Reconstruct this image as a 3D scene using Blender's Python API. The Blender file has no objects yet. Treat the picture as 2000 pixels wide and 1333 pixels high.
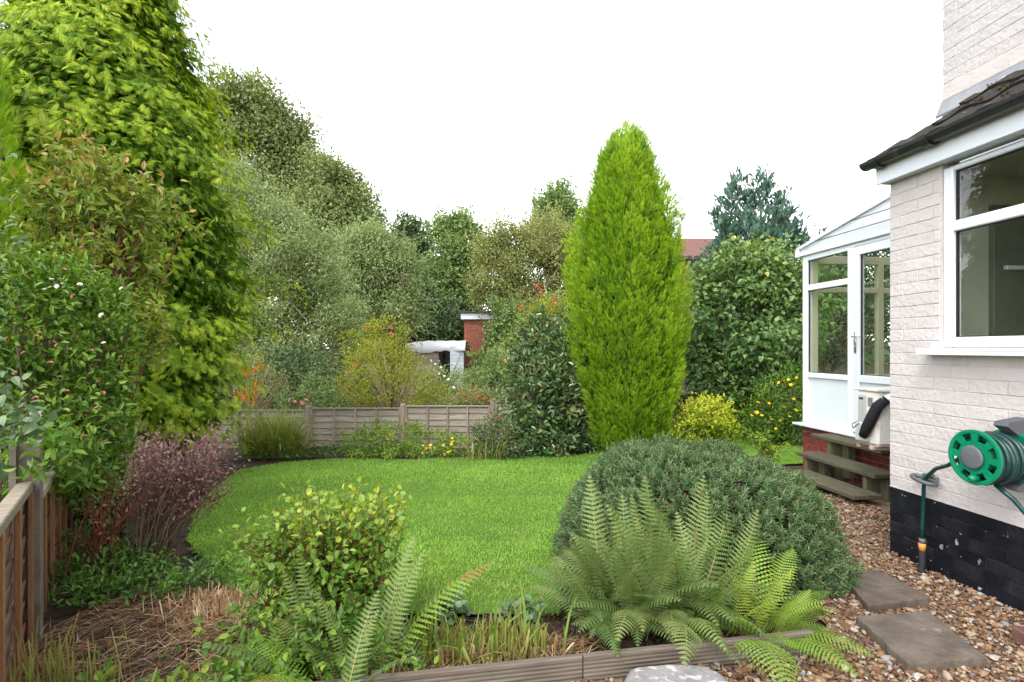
import bpy, bmesh, math, random
import numpy as np
from mathutils import Vector, Matrix

random.seed(11)
rng = np.random.default_rng(11)
SC = bpy.context.scene
COL = SC.collection
R = math.radians

# ------------------------------------------------------------------ camera, sky, sun, exposure
F, HZ, CH = 1050.0, 681.0, 1.40          # focal length in photo pixels, horizon row, camera height
cam_d = bpy.data.cameras.new('camera')
cam = bpy.data.objects.new('camera', cam_d)
COL.objects.link(cam)
cam.location = (0, 0, CH)
cam.rotation_euler = (R(90), 0, 0)
cam_d.sensor_width = 36
cam_d.lens = 36 * F / 2000
cam_d.shift_y = 14.5 / 2000
cam_d.clip_start = 0.05
cam_d.clip_end = 2000
SC.camera = cam

SUN_EL, SUN_AZ = R(52), R(-150)          # azimuth measured from +Y towards +X
w = bpy.data.worlds.new('World')
SC.world = w
w.use_nodes = True
wn, wl = w.node_tree.nodes, w.node_tree.links
wn.clear()
sky = wn.new('ShaderNodeTexSky')
sky.sky_type = 'NISHITA'
sky.sun_disc = False
sky.sun_elevation = SUN_EL
sky.sun_rotation = SUN_AZ
sky.air_density = 1.0
sky.dust_density = 0.6
sky.ozone_density = 1.0
hs = wn.new('ShaderNodeHueSaturation')   # overcast: nearly colourless cloud light
hs.inputs['Saturation'].default_value = 0.16
bg = wn.new('ShaderNodeBackground')
bg.inputs['Strength'].default_value = 0.15
wo = wn.new('ShaderNodeOutputWorld')
wl.new(sky.outputs[0], hs.inputs['Color'])
wl.new(hs.outputs[0], bg.inputs['Color'])
wl.new(bg.outputs[0], wo.inputs['Surface'])

sd = bpy.data.lights.new('sun', 'SUN')
sd.energy = 0.7
sd.angle = R(25)
sd.color = (1.0, 0.96, 0.9)
sun = bpy.data.objects.new('sun', sd)
COL.objects.link(sun)
sv = Vector((math.cos(SUN_EL) * math.sin(SUN_AZ), math.cos(SUN_EL) * math.cos(SUN_AZ), math.sin(SUN_EL)))
sun.rotation_euler = sv.to_track_quat('Z', 'Y').to_euler()

SC.view_settings.view_transform = 'Standard'
SC.view_settings.look = 'None'
SC.view_settings.exposure = 2.15
SC.view_settings.gamma = 1
SC.view_settings.use_curve_mapping = False
SC.cycles.max_bounces = 8
SC.cycles.transparent_max_bounces = 24
SC.cycles.use_denoising = True
SC.cycles.denoising_prefilter = 'NONE'
SC.cycles.use_adaptive_sampling = False

# ------------------------------------------------------------------ helpers
def tag(o, label=None, cat=None, group=None, kind=None):
    if label: o['label'] = label
    if cat: o['category'] = cat
    if group: o['group'] = group
    if kind: o['kind'] = kind
    return o

def thing(name, label, cat, loc=(0, 0, 0), rz=0, group=None):
    o = bpy.data.objects.new(name, None)
    o.empty_display_size = .2
    COL.objects.link(o)
    o.location = loc
    o.rotation_euler = (0, 0, rz)
    return tag(o, label, cat, group)

def link(name, me, parent=None, mat=None, smooth=False):
    if mat is not None and len(me.materials) == 0:
        for m in (mat if isinstance(mat, (list, tuple)) else [mat]): me.materials.append(m)
    o = bpy.data.objects.new(name, me)
    COL.objects.link(o)
    if parent is not None: o.parent = parent
    return o

def np_mesh(name, V, polys, tone=None, smooth=False, midx=None):
    """polys: list of integer arrays (n,k)"""
    me = bpy.data.meshes.new(name)
    V = np.asarray(V, dtype=np.float32)
    me.vertices.add(len(V)); me.vertices.foreach_set('co', V.ravel())
    lv = np.concatenate([p.ravel() for p in polys]).astype(np.int32)
    tot = np.concatenate([np.full(len(p), p.shape[1], dtype=np.int32) for p in polys])
    st = np.concatenate([[0], np.cumsum(tot)[:-1]]).astype(np.int32)
    me.loops.add(len(lv)); me.loops.foreach_set('vertex_index', lv)
    me.polygons.add(len(tot)); me.polygons.foreach_set('loop_start', st)
    me.polygons.foreach_set('use_smooth', np.full(len(tot), smooth))
    if midx is not None: me.polygons.foreach_set('material_index', np.asarray(midx, dtype=np.int32))
    if tone is not None:
        a = me.attributes.new('tone', 'FLOAT', 'POINT')
        a.data.foreach_set('value', np.asarray(tone, dtype=np.float32))
    me.update(calc_edges=True)
    return me

def nrm(a):
    a = np.asarray(a, dtype=float)
    return a / np.maximum(np.linalg.norm(a, axis=-1, keepdims=True), 1e-9)

class MB:
    """collects boxes, tubes and polygons into ONE mesh"""
    def __init__(s): s.V = []; s.F = []; s.T = []; s.t = .5
    def add(s, verts, faces):
        o = len(s.V); s.V += [tuple(v) for v in verts]; s.T += [s.t] * len(verts)
        s.F += [tuple(i + o for i in f) for f in faces]; return s
    def box(s, c, size, rz=0, M=None, ch=0.0, jit=0.0):
        hx, hy, hz = size[0] / 2, size[1] / 2, size[2] / 2
        vs, fs = chamfer(hx, hy, hz, ch) if ch > 0 else plainbox(hx, hy, hz)
        if jit:
            vs = [(x + random.uniform(-jit, jit), y + random.uniform(-jit, jit), z + random.uniform(-jit, jit)) for x, y, z in vs]
        if M is None: M = Matrix.Rotation(rz, 4, 'Z')
        M = Matrix.Translation(c) @ M
        return s.add([M @ Vector(v) for v in vs], fs)
    def tube(s, pts, rad, n=6, cap=True):
        pts = [Vector(p) for p in pts]
        if not isinstance(rad, (list, tuple)): rad = [rad] * len(pts)
        vs, fs = [], []
        up = Vector((0, 0, 1)); u = None
        for i, p in enumerate(pts):
            t = (pts[min(i + 1, len(pts) - 1)] - pts[max(i - 1, 0)])
            t = t.normalized() if t.length > 1e-9 else Vector((0, 0, 1))
            if u is None: u = t.cross(up) if abs(t.dot(up)) < .95 else t.cross(Vector((1, 0, 0)))
            u = (u - t * u.dot(t)); u.normalize()
            v = t.cross(u)
            for k in range(n):
                a = 2 * math.pi * k / n
                vs.append(p + (u * math.cos(a) + v * math.sin(a)) * rad[i])
        for i in range(len(pts) - 1):
            for k in range(n):
                k2 = (k + 1) % n
                fs.append((i * n + k, i * n + k2, (i + 1) * n + k2, (i + 1) * n + k))
        if cap:
            fs.append(tuple(range(n - 1, -1, -1))); o = (len(pts) - 1) * n
            fs.append(tuple(o + k for k in range(n)))
        return s.add(vs, fs)
    def prism(s, poly, d):
        """poly: list of 3-D points (flat), extruded by vector d"""
        n = len(poly); d = Vector(d); p = [Vector(q) for q in poly]
        vs = p + [q + d for q in p]
        fs = [tuple(range(n - 1, -1, -1)), tuple(range(n, 2 * n))]
        fs += [(i, (i + 1) % n, n + (i + 1) % n, n + i) for i in range(n)]
        return s.add(vs, fs)
    def mesh(s, name, smooth=False):
        me = bpy.data.meshes.new(name)
        me.from_pydata(s.V, [], s.F)
        a = me.attributes.new('tone', 'FLOAT', 'POINT'); a.data.foreach_set('value', s.T)
        bm = bmesh.new(); bm.from_mesh(me); bmesh.ops.recalc_face_normals(bm, faces=bm.faces); bm.to_mesh(me); bm.free()
        if smooth: me.polygons.foreach_set('use_smooth', [True] * len(me.polygons))
        me.update()
        return me
    def build(s, name, mat, parent=None, smooth=False):
        return link(name, s.mesh(name, smooth), parent, mat)

def plainbox(x, y, z):
    vs = [(-x, -y, -z), (x, -y, -z), (x, y, -z), (-x, y, -z), (-x, -y, z), (x, -y, z), (x, y, z), (-x, y, z)]
    return vs, [(0, 3, 2, 1), (4, 5, 6, 7), (0, 1, 5, 4), (1, 2, 6, 5), (2, 3, 7, 6), (3, 0, 4, 7)]

def chamfer(x, y, z, c):
    c = min(c, x * .9, y * .9, z * .9)
    h = (x, y, z); idx = {}; vs = []
    sg = (-1, 1)
    for sx in sg:
        for sy in sg:
            for sz in sg:
                for ax in range(3):
                    s3 = (sx, sy, sz)
                    idx[(sx, sy, sz, ax)] = len(vs)
                    vs.append(tuple(s3[k] * (h[k] if k == ax else h[k] - c) for k in range(3)))
    fs = []
    for ax in range(3):
        b, d = [k for k in range(3) if k != ax]
        for s in sg:
            q = []
            for sb, sd_ in ((-1, -1), (1, -1), (1, 1), (-1, 1)):
                k3 = [0, 0, 0]; k3[ax] = s; k3[b] = sb; k3[d] = sd_
                q.append(idx[(k3[0], k3[1], k3[2], ax)])
            fs.append(tuple(q))
        for sb in sg:
            for sd_ in sg:
                q = []
                for s, axis in ((-1, b), (1, b), (1, d), (-1, d)):
                    k3 = [0, 0, 0]; k3[ax] = s; k3[b] = sb; k3[d] = sd_
                    q.append(idx[(k3[0], k3[1], k3[2], axis)])
                fs.append(tuple(q))
    for sx in sg:
        for sy in sg:
            for sz in sg:
                fs.append(tuple(idx[(sx, sy, sz, ax)] for ax in range(3)))
    return vs, fs

def sstep(a, b, x):
    t = np.clip((np.asarray(x, dtype=float) - a) / (b - a), 0, 1)
    return t * t * (3 - 2 * t)

def gz(x, y):
    """terrain height: level gravel by the house, lawn falling gently away"""
    y0 = 2.7 + 2.2 * sstep(1.2, 2.2, x)
    d = np.maximum(0, np.minimum(np.asarray(y, dtype=float), 10.6) - y0)
    return -.082 * d * d / (d + .25)

def P(px, py, Y):
    return np.array([(px - 1000) / F * Y, Y, CH - (py - HZ) / F * Y])

def G(px, py):
    """where the view through a pixel meets the ground"""
    Y = 1.5
    for _ in range(4000):
        p = P(px, py, Y)
        if p[2] <= gz(p[0], p[1]): break
        Y += .01
    return p

_noise_dirs = nrm(rng.normal(size=(7, 3))); _noise_ph = rng.uniform(0, 6.28, 7)
def wob(p, freq=1.0):
    """cheap smooth noise in about -1..1"""
    p = np.asarray(p); s = 0
    for k in range(7):
        s = s + np.sin(p @ _noise_dirs[k] * freq * (1 + .35 * k) + _noise_ph[k]) / (1 + .2 * k)
    return s / 3.0

# ------------------------------------------------------------------ materials
def new_mat(name):
    m = bpy.data.materials.new(name); m.use_nodes = True
    nt = m.node_tree; nt.nodes.clear()
    out = nt.nodes.new('ShaderNodeOutputMaterial')
    return m, nt, nt.nodes, nt.links, out

def ramp(n, stops):
    r = n.new('ShaderNodeValToRGB'); e = r.color_ramp.elements
    while len(e) < len(stops): e.new(.5)
    for i, (p, c) in enumerate(stops):
        e[i].position = p; e[i].color = (*c, 1)
    return r

def leafmat(name, stops, rough=.5, trans=.3, spec=.35, gain=1.0):
    """leaf colour from the leaf's own tone; part of the light passes through the blade"""
    m, nt, n, l, out = new_mat(name)
    at = n.new('ShaderNodeAttribute'); at.attribute_name = 'tone'
    k = len(stops)
    st = [((i / (k - 1)) if not isinstance(s[0], tuple) else s[0], s) for i, s in enumerate(stops)]
    r = ramp(n, st); l.new(at.outputs['Fac'], r.inputs[0])
    p = n.new('ShaderNodeBsdfPrincipled')
    p.inputs['Roughness'].default_value = rough
    p.inputs['Specular IOR Level'].default_value = spec
    l.new(r.outputs[0], p.inputs['Base Color'])
    t = n.new('ShaderNodeBsdfTranslucent')
    hv = n.new('ShaderNodeHueSaturation'); hv.inputs['Value'].default_value = 1.25; hv.inputs['Saturation'].default_value = 1.1
    hv.inputs['Hue'].default_value = .488
    l.new(r.outputs[0], hv.inputs['Color']); l.new(hv.outputs[0], t.inputs['Color'])
    mx = n.new('ShaderNodeMixShader'); mx.inputs[0].default_value = trans
    l.new(p.outputs[0], mx.inputs[1]); l.new(t.outputs[0], mx.inputs[2]); l.new(mx.outputs[0], out.inputs['Surface'])
    return m

def solid(name, c0, c1=None, scale=8, rough=.6, spec=.4, bump=0.0, bscale=None, detail=6, metal=0, stretch=(1, 1, 1), coords='Object', dist=.01, extra=None, var=(.86, 1.12)):
    """two-colour noise material with relief"""
    m, nt, n, l, out = new_mat(name)
    p = n.new('ShaderNodeBsdfPrincipled')
    p.inputs['Roughness'].default_value = rough; p.inputs['Specular IOR Level'].default_value = spec
    p.inputs['Metallic'].default_value = metal
    tc = n.new('ShaderNodeTexCoord'); mp = n.new('ShaderNodeMapping')
    mp.inputs['Scale'].default_value = stretch
    oi = n.new('ShaderNodeObjectInfo')
    va = n.new('ShaderNodeVectorMath'); va.operation = 'ADD'
    sc_ = n.new('ShaderNodeVectorMath'); sc_.operation = 'SCALE'; sc_.inputs['Scale'].default_value = 37.0
    cx = n.new('ShaderNodeCombineXYZ')
    for i in range(3): l.new(oi.outputs['Random'], cx.inputs[i])
    l.new(cx.outputs[0], sc_.inputs[0])
    l.new(tc.outputs[coords], mp.inputs[0]); l.new(mp.outputs[0], va.inputs[0]); l.new(sc_.outputs[0], va.inputs[1])
    no = n.new('ShaderNodeTexNoise'); no.inputs['Scale'].default_value = scale; no.inputs['Detail'].default_value = detail
    l.new(va.outputs[0], no.inputs['Vector'])
    if c1 is None: c1 = tuple(x * .8 for x in c0)
    r = ramp(n, [(.33, c0), (.68, c1)]); l.new(no.outputs[0], r.inputs[0])
    col = r.outputs[0]
    if extra:                              # stains: (colour, scale, threshold, softness[, stretch])
        for ex in extra:
            n2 = n.new('ShaderNodeTexNoise'); n2.inputs['Scale'].default_value = ex[1]; n2.inputs['Detail'].default_value = 5
            v2 = va.outputs[0]
            if len(ex) > 4:
                m2 = n.new('ShaderNodeMapping'); m2.inputs['Scale'].default_value = ex[4]; l.new(va.outputs[0], m2.inputs[0]); v2 = m2.outputs[0]
            l.new(v2, n2.inputs['Vector'])
            r2 = ramp(n, [(ex[2], (0, 0, 0)), (min(1, ex[2] + ex[3]), (1, 1, 1))]); l.new(n2.outputs[0], r2.inputs[0])
            mx = n.new('ShaderNodeMixRGB'); l.new(r2.outputs[0], mx.inputs[0]); l.new(col, mx.inputs[1]); mx.inputs[2].default_value = (*ex[0], 1)
            col = mx.outputs[0]
    # slight difference from piece to piece
    hv = n.new('ShaderNodeHueSaturation'); mr = n.new('ShaderNodeMapRange')
    mr.inputs['To Min'].default_value = var[0]; mr.inputs['To Max'].default_value = var[1]
    l.new(oi.outputs['Random'], mr.inputs[0]); l.new(mr.outputs[0], hv.inputs['Value']); l.new(col, hv.inputs['Color'])
    l.new(hv.outputs[0], p.inputs['Base Color'])
    if bump:
        nb = n.new('ShaderNodeTexNoise'); nb.inputs['Scale'].default_value = bscale or scale * 3; nb.inputs['Detail'].default_value = 8
        l.new(va.outputs[0], nb.inputs['Vector'])
        b = n.new('ShaderNodeBump'); b.inputs['Strength'].default_value = bump; b.inputs['Distance'].default_value = dist
        l.new(nb.outputs[0], b.inputs['Height']); l.new(b.outputs[0], p.inputs['Normal'])
    l.new(p.outputs[0], out.inputs['Surface'])
    return m

def glassmat(name, tint=(.9, .93, .9), refl=1.0):
    m, nt, n, l, out = new_mat(name)
    tr = n.new('ShaderNodeBsdfTransparent'); tr.inputs[0].default_value = (*tint, 1)
    gl = n.new('ShaderNodeBsdfGlossy'); gl.inputs['Roughness'].default_value = .01
    fr = n.new('ShaderNodeFresnel'); fr.inputs['IOR'].default_value = 1.52
    mu = n.new('ShaderNodeMath'); mu.operation = 'MULTIPLY'; mu.inputs[1].default_value = 1.8 * refl; mu.use_clamp = True
    mx = n.new('ShaderNodeMixShader')
    ge = n.new('ShaderNodeNewGeometry'); iv = n.new('ShaderNodeMath'); iv.operation = 'SUBTRACT'; iv.inputs[0].default_value = 1.0
    l.new(ge.outputs['Backfacing'], iv.inputs[1]); m2 = n.new('ShaderNodeMath'); m2.operation = 'MULTIPLY'
    l.new(fr.outputs[0], mu.inputs[0]); l.new(mu.outputs[0], m2.inputs[0]); l.new(iv.outputs[0], m2.inputs[1]); l.new(m2.outputs[0], mx.inputs[0])
    l.new(tr.outputs[0], mx.inputs[1]); l.new(gl.outputs[0], mx.inputs[2]); l.new(mx.outputs[0], out.inputs['Surface'])
    return m

def tonemat(name, stops, rough=.7, spec=.3, bump=.0, bscale=60):
    m, nt, n, l, out = new_mat(name)
    at = n.new('ShaderNodeAttribute'); at.attribute_name = 'tone'
    r = ramp(n, [(p, c) for p, c in stops]); l.new(at.outputs['Fac'], r.inputs[0])
    p = n.new('ShaderNodeBsdfPrincipled'); p.inputs['Roughness'].default_value = rough; p.inputs['Specular IOR Level'].default_value = spec
    no = n.new('ShaderNodeTexNoise'); no.inputs['Scale'].default_value = bscale; no.inputs['Detail'].default_value = 5
    tc = n.new('ShaderNodeTexCoord'); l.new(tc.outputs['Object'], no.inputs['Vector'])
    mr = n.new('ShaderNodeMapRange'); mr.inputs['To Min'].default_value = .65; mr.inputs['To Max'].default_value = 1.35
    l.new(no.outputs[0], mr.inputs[0])
    hv = n.new('ShaderNodeHueSaturation'); l.new(mr.outputs[0], hv.inputs['Value']); l.new(r.outputs[0], hv.inputs['Color'])
    l.new(hv.outputs[0], p.inputs['Base Color'])
    if bump:
        b = n.new('ShaderNodeBump'); b.inputs['Strength'].default_value = bump; b.inputs['Distance'].default_value = .004
        l.new(no.outputs[0], b.inputs['Height']); l.new(b.outputs[0], p.inputs['Normal'])
    l.new(p.outputs[0], out.inputs['Surface'])
    return m

M = {}
M['bark'] = solid('bark', (.09, .065, .045), (.16, .125, .09), 6, .9, .2, .6, 20, stretch=(1, 1, .25))
M['twig'] = solid('twig', (.10, .07, .045), (.17, .12, .08), 12, .85, .2)
M['twig_red'] = solid('twig_red', (.12, .035, .02), (.19, .07, .04), 12, .7, .3)
M['twig_pale'] = solid('twig_pale', (.27, .2, .13), (.38, .3, .2), 12, .8, .2)
M['inner'] = solid('dark_core_twigs', (.018, .018, .009), (.035, .035, .016), 14, .95, .1, .8, 30)  # twig colour kept near black, so shade in the gaps is painted in
M['soil'] = solid('soil', (.035, .025, .018), (.075, .055, .04), 9, .95, .1, 1.0, 30, dist=.03)
M['turf'] = solid('turf', (.06, .13, .018), (.085, .16, .025), 3, .95, .1, .8, 60, extra=[((.13, .115, .05), 5, .62, .12)])
M['earth'] = solid('earth', (.045, .06, .025), (.06, .075, .03), 2, .95, .1, .6, 20)

# ------------------------------------------------------------------ foliage
DIAMOND = (np.array([(0, 0, 0), (.45, -.5, .1), (1, 0, -.1), (.45, .5, .1)]), [[(0, 1, 2), (0, 2, 3)]])
LEAF = (np.array([(0, 0, 0), (.22, -.40, .06), (.6, -.44, .04), (1, 0, -.16), (.6, .44, .04), (.22, .40, .06)]),
        [[(0, 1, 2, 3), (0, 3, 4, 5)]])
ROUND = (np.array([(0, 0, 0), (.12, -.38, .05), (.45, -.52, .07), (.8, -.3, .0), (1, 0, -.14), (.8, .3, .0), (.45, .52, .07), (.12, .38, .05), (.5, 0, -.02)]),
         [[(0, 1, 2, 8), (8, 2, 3, 4), (8, 4, 5, 6), (0, 8, 6, 7)]])
HEART = (np.array([(0, 0, 0), (-.06, -.3, .05), (.2, -.5, .08), (.6, -.34, .03), (1, 0, -.18), (.6, .34, .03), (.2, .5, .08), (-.06, .3, .05)]),
         [[(0, 1, 2, 3), (0, 3, 4, 5), (0, 5, 6, 7)]])
BLADE = (np.array([(0, -.5, 0), (0, .5, 0), (.55, -.42, .12), (.55, .42, .12), (1, 0, .0)]), [[(0, 1, 3, 2)], [(2, 3, 4)]])
LONGBLADE = (np.array([(0, -.35, 0), (0, .35, 0), (.3, -.5, .14), (.3, .5, .14), (.6, -.45, .17), (.6, .45, .17), (.85, -.28, .06), (.85, .28, .06), (1, 0, -.08)]),
             [[(0, 1, 3, 2), (2, 3, 5, 4), (4, 5, 7, 6)], [(6, 7, 8)]])
NARROW = (np.array([(0, -.2, 0), (.45, -.5, .08), (1, 0, -.05), (.45, .5, .08), (0, .2, 0)]), [[(0, 1, 2), (2, 3, 4)], [(0, 2, 4)]])

def spray_template(n, lean, spread, curl, wid):
    vs, fs = [], []
    def tri(u0, v0, u1, v1, wd):
        d = np.array([u1 - u0, v1 - v0]); d = d / np.linalg.norm(d); s = np.array([-d[1], d[0]]) * wd / 2
        z0, z1 = -curl * u0 * u0, -curl * u1 * u1
        o = len(vs)
        vs.extend([(u0 + s[0], v0 + s[1], z0), (u0 - s[0], v0 - s[1], z0 + .02), (u1, v1, z1)])
        fs.append((o, o + 1, o + 2))
    tri(0, 0, 1, 0, wid)
    for i in range(n):
        u = .12 + .7 * i / n
        ln = (1 - u) * .75 + .14
        for sg in (-1, 1):
            uu = u + random.uniform(-.03, .03)
            tri(uu, 0, uu + ln * math.cos(lean), sg * ln * math.sin(lean) * spread, wid * 1.15)
    return np.array(vs), [fs]
SPRAY_UP = spray_template(6, .5, .9, -.05, .085)
SPRAY_TUFT = spray_template(3, .5, .9, -.05, .085)
SPRAY_FAN = spray_template(4, .7, 1.0, .34, .095)

def frames(d, n):
    d = nrm(d); n = np.asarray(n, dtype=float)
    n = n - d * np.sum(n * d, axis=1, keepdims=True)
    bad = np.linalg.norm(n, axis=1) < 1e-4
    n[bad] = np.cross(d[bad], [1.0, .3, .2])
    n = nrm(n)
    return d, n, np.cross(n, d)

def leaf_mesh(name, pos, d, n, L, W, tone, tpl, smooth=False, tipshift=0.0):
    T, groups = tpl; k = len(T); N = len(pos)
    d, n, s = frames(d, n)
    L = np.broadcast_to(np.asarray(L, dtype=float), (N,)); W = np.broadcast_to(np.asarray(W, dtype=float), (N,))
    V = (pos[:, None, :] + (T[None, :, 0, None] * L[:, None, None]) * d[:, None, :]
         + (T[None, :, 1, None] * W[:, None, None]) * s[:, None, :]
         + (T[None, :, 2, None] * L[:, None, None]) * n[:, None, :]).reshape(-1, 3)
    base = (np.arange(N) * k)[:, None, None]
    polys = [(np.array(g)[None] + base).reshape(-1, len(g[0])) for g in groups]
    tv = np.repeat(np.clip(tone, 0, 1), k).reshape(N, k)
    if tipshift: tv = np.clip(tv + tipshift * (T[None, :, 0] - .4), 0, 1)
    return np_mesh(name, V, polys, tv.ravel(), smooth)

def rand_dirs(n):
    return nrm(rng.normal(size=(n, 3)))

def cluster_leaves(blobs, ncl, per, sig, shell=.55, rough=.14, inner_cut=.55, under=True, upbias=.35, droop=0.0, freq=1.6, lumps=0):
    """leaf positions in clumps spread through ellipsoid crowns; returns pos, dir, normal, tone, cluster centres"""
    blobs = [(np.asarray(c, dtype=float), np.asarray(r, dtype=float)) for c, r in blobs]
    if lumps:                              # boughs: each crown lobe carries smaller rounded sprays of leaves
        nb_ = []
        for c, r in blobs:
            nb_.append((c, r * .66))
            for u_ in rand_dirs(lumps):
                nb_.append((c + u_ * r * rng.uniform(.6, 1.02), r.mean() * rng.uniform(.2, .46) * np.array([1.1, 1.1, .85])))
        blobs = nb_
    wts = np.array([(r[0] * r[1] + r[1] * r[2] + r[0] * r[2]) for c, r in blobs]); wts /= wts.sum()
    pick = rng.choice(len(blobs), size=ncl, p=wts)
    C = np.array([b[0] for b in blobs])[pick]; Rr = np.array([b[1] for b in blobs])[pick]
    u = rand_dirs(ncl)
    if not under: u[:, 2] = np.abs(u[:, 2]) * 1.0 - .25 * rng.random(ncl)
    u = nrm(u)
    rr = shell + (1 - shell) * rng.random(ncl) ** .6
    rr = rr * (1 + rough * wob(C + u * Rr, freq) + np.clip(rng.normal(0, .04, ncl), -.08, .08))
    cp = C + u * Rr * rr[:, None]
    keep = np.ones(ncl, bool)
    for i, (c, r) in enumerate(blobs):
        q = np.linalg.norm((cp - c) / r, axis=1)
        keep &= ~((q < inner_cut) & (pick != i))
    cp, u, Rr = cp[keep], u[keep], Rr[keep]
    out = nrm(u / Rr)
    n = len(cp)
    N = n * per
    ci = np.repeat(np.arange(n), per)
    off = np.clip(rng.normal(size=(N, 3)), -1.9, 1.9) * sig
    pos = cp[ci] + off
    d = out[ci] * .6 + rand_dirs(N) * .8 + np.array([0, 0, .2 - droop])
    nn = np.array([0, 0, 1.0]) * upbias * 2 + out[ci] * .7 + rand_dirs(N) * .6
    ctone = rng.normal(0, .16, n)
    tone = .5 + ctone[ci] + rng.normal(0, .17, N)
    return pos, d, nn, tone, cp

def branch_mesh(name, base, targets, r0, mat, parent, trunk_top=None, sub=None, n=7):
    """trunk from the base with limbs bending to every target"""
    mb = MB(); base = np.asarray(base, dtype=float)
    tt = np.asarray(trunk_top if trunk_top is not None else np.mean(targets, axis=0), dtype=float)
    k = 6
    tr = [base + (tt - base) * (i / k) + np.array([math.sin(i * 1.3) * .12, math.cos(i * 1.7) * .1, 0]) * r0 * 4 * (1 if 0 < i < k else 0) for i in range(k + 1)]
    tr[0][2] -= .1
    mb.tube(tr, [r0 * 1.35] + [r0 * (1 - .75 * i / k) for i in range(1, k + 1)], n + 2)
    for t in targets:
        t = np.asarray(t, dtype=float)
        f = random.uniform(.25, .9); j = min(k - 1, int(f * k)); s = tr[j] + (tr[j + 1] - tr[j]) * (f * k - j)
        mid = (s + t) / 2 + rng.normal(size=3) * np.linalg.norm(t - s) * .08 + np.array([0, 0, -.04 * np.linalg.norm(t - s)])
        rb = r0 * .45 * (1 - .5 * f)
        mb.tube([s, s + (mid - s) * .5, mid, t], [rb, rb * .8, rb * .6, rb * .15], 5)
    return mb.build(name, mat, parent, True)

def broad_tree(name, label, cat, base, blobs, ncl, per, sig, L, W, mat, r0=.2, tpl=DIAMOND, group=None, shell=.5, rough=.16, limbs=50, droop=0., trunk_top=None, bark='bark', upbias=.35, freq=1.6, inner_cut=.5, lumps=13, shoots=260, shoot_len=.9, shoot_up=.7):
    root = thing(name, label, cat, tuple(base), 0, group)
    b0 = np.asarray(base, dtype=float)
    bl = [(np.asarray(c) - b0, r) for c, r in blobs]
    pos, d, n, tone, cp = cluster_leaves(bl, int(ncl * 1.5), int(per * 1.15), sig * .85, shell, rough, droop=droop, upbias=upbias, freq=freq, inner_cut=inner_cut, lumps=lumps)
    L, W = L * .74, W * .74
    if shoots:                             # leafy shoots that break the crown's outline
        hi = cp[rng.choice(len(cp), shoots)]
        ctr = np.mean([c for c, r in bl], axis=0)
        sdv = nrm(nrm(hi - ctr) * .7 + np.array([0, 0, shoot_up]) + rand_dirs(shoots) * .45)
        ks = 16; ff = np.tile(np.linspace(.0, 1, ks), shoots); ii = np.repeat(np.arange(shoots), ks)
        sl = shoot_len * rng.uniform(.5, 1.2, shoots)
        sp = hi[ii] + sdv[ii] * (ff * sl[ii])[:, None] + rng.normal(0, .05, (shoots * ks, 3)) * shoot_len * (1.1 - ff)[:, None] * 1.4
        pos = np.concatenate([pos, sp]); d = np.concatenate([d, sdv[ii] * .6 + rand_dirs(shoots * ks) * .7]); n = np.concatenate([n, np.array([0, 0, .8]) + rand_dirs(shoots * ks) * .7])
        tone = np.concatenate([tone, .55 + rng.normal(0, .15, shoots * ks)])
    zmin = .05
    ok = pos[:, 2] > zmin
    pos, d, n, tone = pos[ok], d[ok], n[ok], tone[ok]
    N = len(pos)
    me = leaf_mesh('crown', pos, d, n, L * rng.uniform(.7, 1.3, N), W * rng.uniform(.7, 1.3, N), tone, tpl)
    tag(link('crown', me, root, mat), kind='stuff')
    tg = list(cp[rng.choice(len(cp), min(limbs, len(cp)), replace=False)])
    mx = max(c[2] for c, r in bl)
    tt = trunk_top if trunk_top is not None else np.array([np.mean([c[0] for c, r in bl]) * .6, np.mean([c[1] for c, r in bl]) * .6, mx * .8])
    branch_mesh('trunk', (0, 0, 0), tg, r0, M[bark], root, tt)
    return root

def loose_leaves(root, cand, L, W, tpl, mat, count, name='leaf'):
    """the leaves that show largest are objects of their own, sharing a few meshes. cand=(pos,d,n,tone) world-ish local to root.
    returns a mask of the ones left for the joined foliage"""
    pos, d, n, tone = cand
    wp = pos + np.array(root.location)
    view = np.array([0, 0, CH]) - wp
    dist = np.linalg.norm(view, axis=1)
    px = wp[:, 0] / wp[:, 1] * F + 1000; py = HZ - (wp[:, 2] - CH) / wp[:, 1] * F
    inside = (px > 0) & (px < 2000) & (py > 0) & (py < 1333)
    score = dist + rng.random(len(pos)) * .25
    score[~inside] = 1e9
    idx = np.argsort(score)[:count]
    meshes = []
    for q in range(5):
        me = leaf_mesh(name, np.zeros((1, 3)), np.array([[0, 1.0, 0]]), np.array([[0, 0, 1.0]]), 1.0, W / L, np.array([.15 + .18 * q]), tpl)
        me.materials.append(mat); meshes.append(me)
    dd, nn, ss = frames(d[idx], n[idx])
    for j, i in enumerate(idx):
        q = int(np.clip((tone[i] - .06) / .18, 0, 4))
        o = bpy.data.objects.new(name, meshes[q]); COL.objects.link(o); o.parent = root
        sc_ = L * random.uniform(.85, 1.3)
        # mesh axes: x = side', y = dir, z = normal
        mat4 = Matrix(((-ss[j][0], dd[j][0], nn[j][0], 0), (-ss[j][1], dd[j][1], nn[j][1], 0), (-ss[j][2], dd[j][2], nn[j][2], 0), (0, 0, 0, 1)))
        mat4 = mat4 @ Matrix.Scale(sc_, 4)
        mat4.translation = Vector(pos[i])
        o.matrix_local = mat4
    m = np.ones(len(pos), bool); m[idx] = False
    return m

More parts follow.
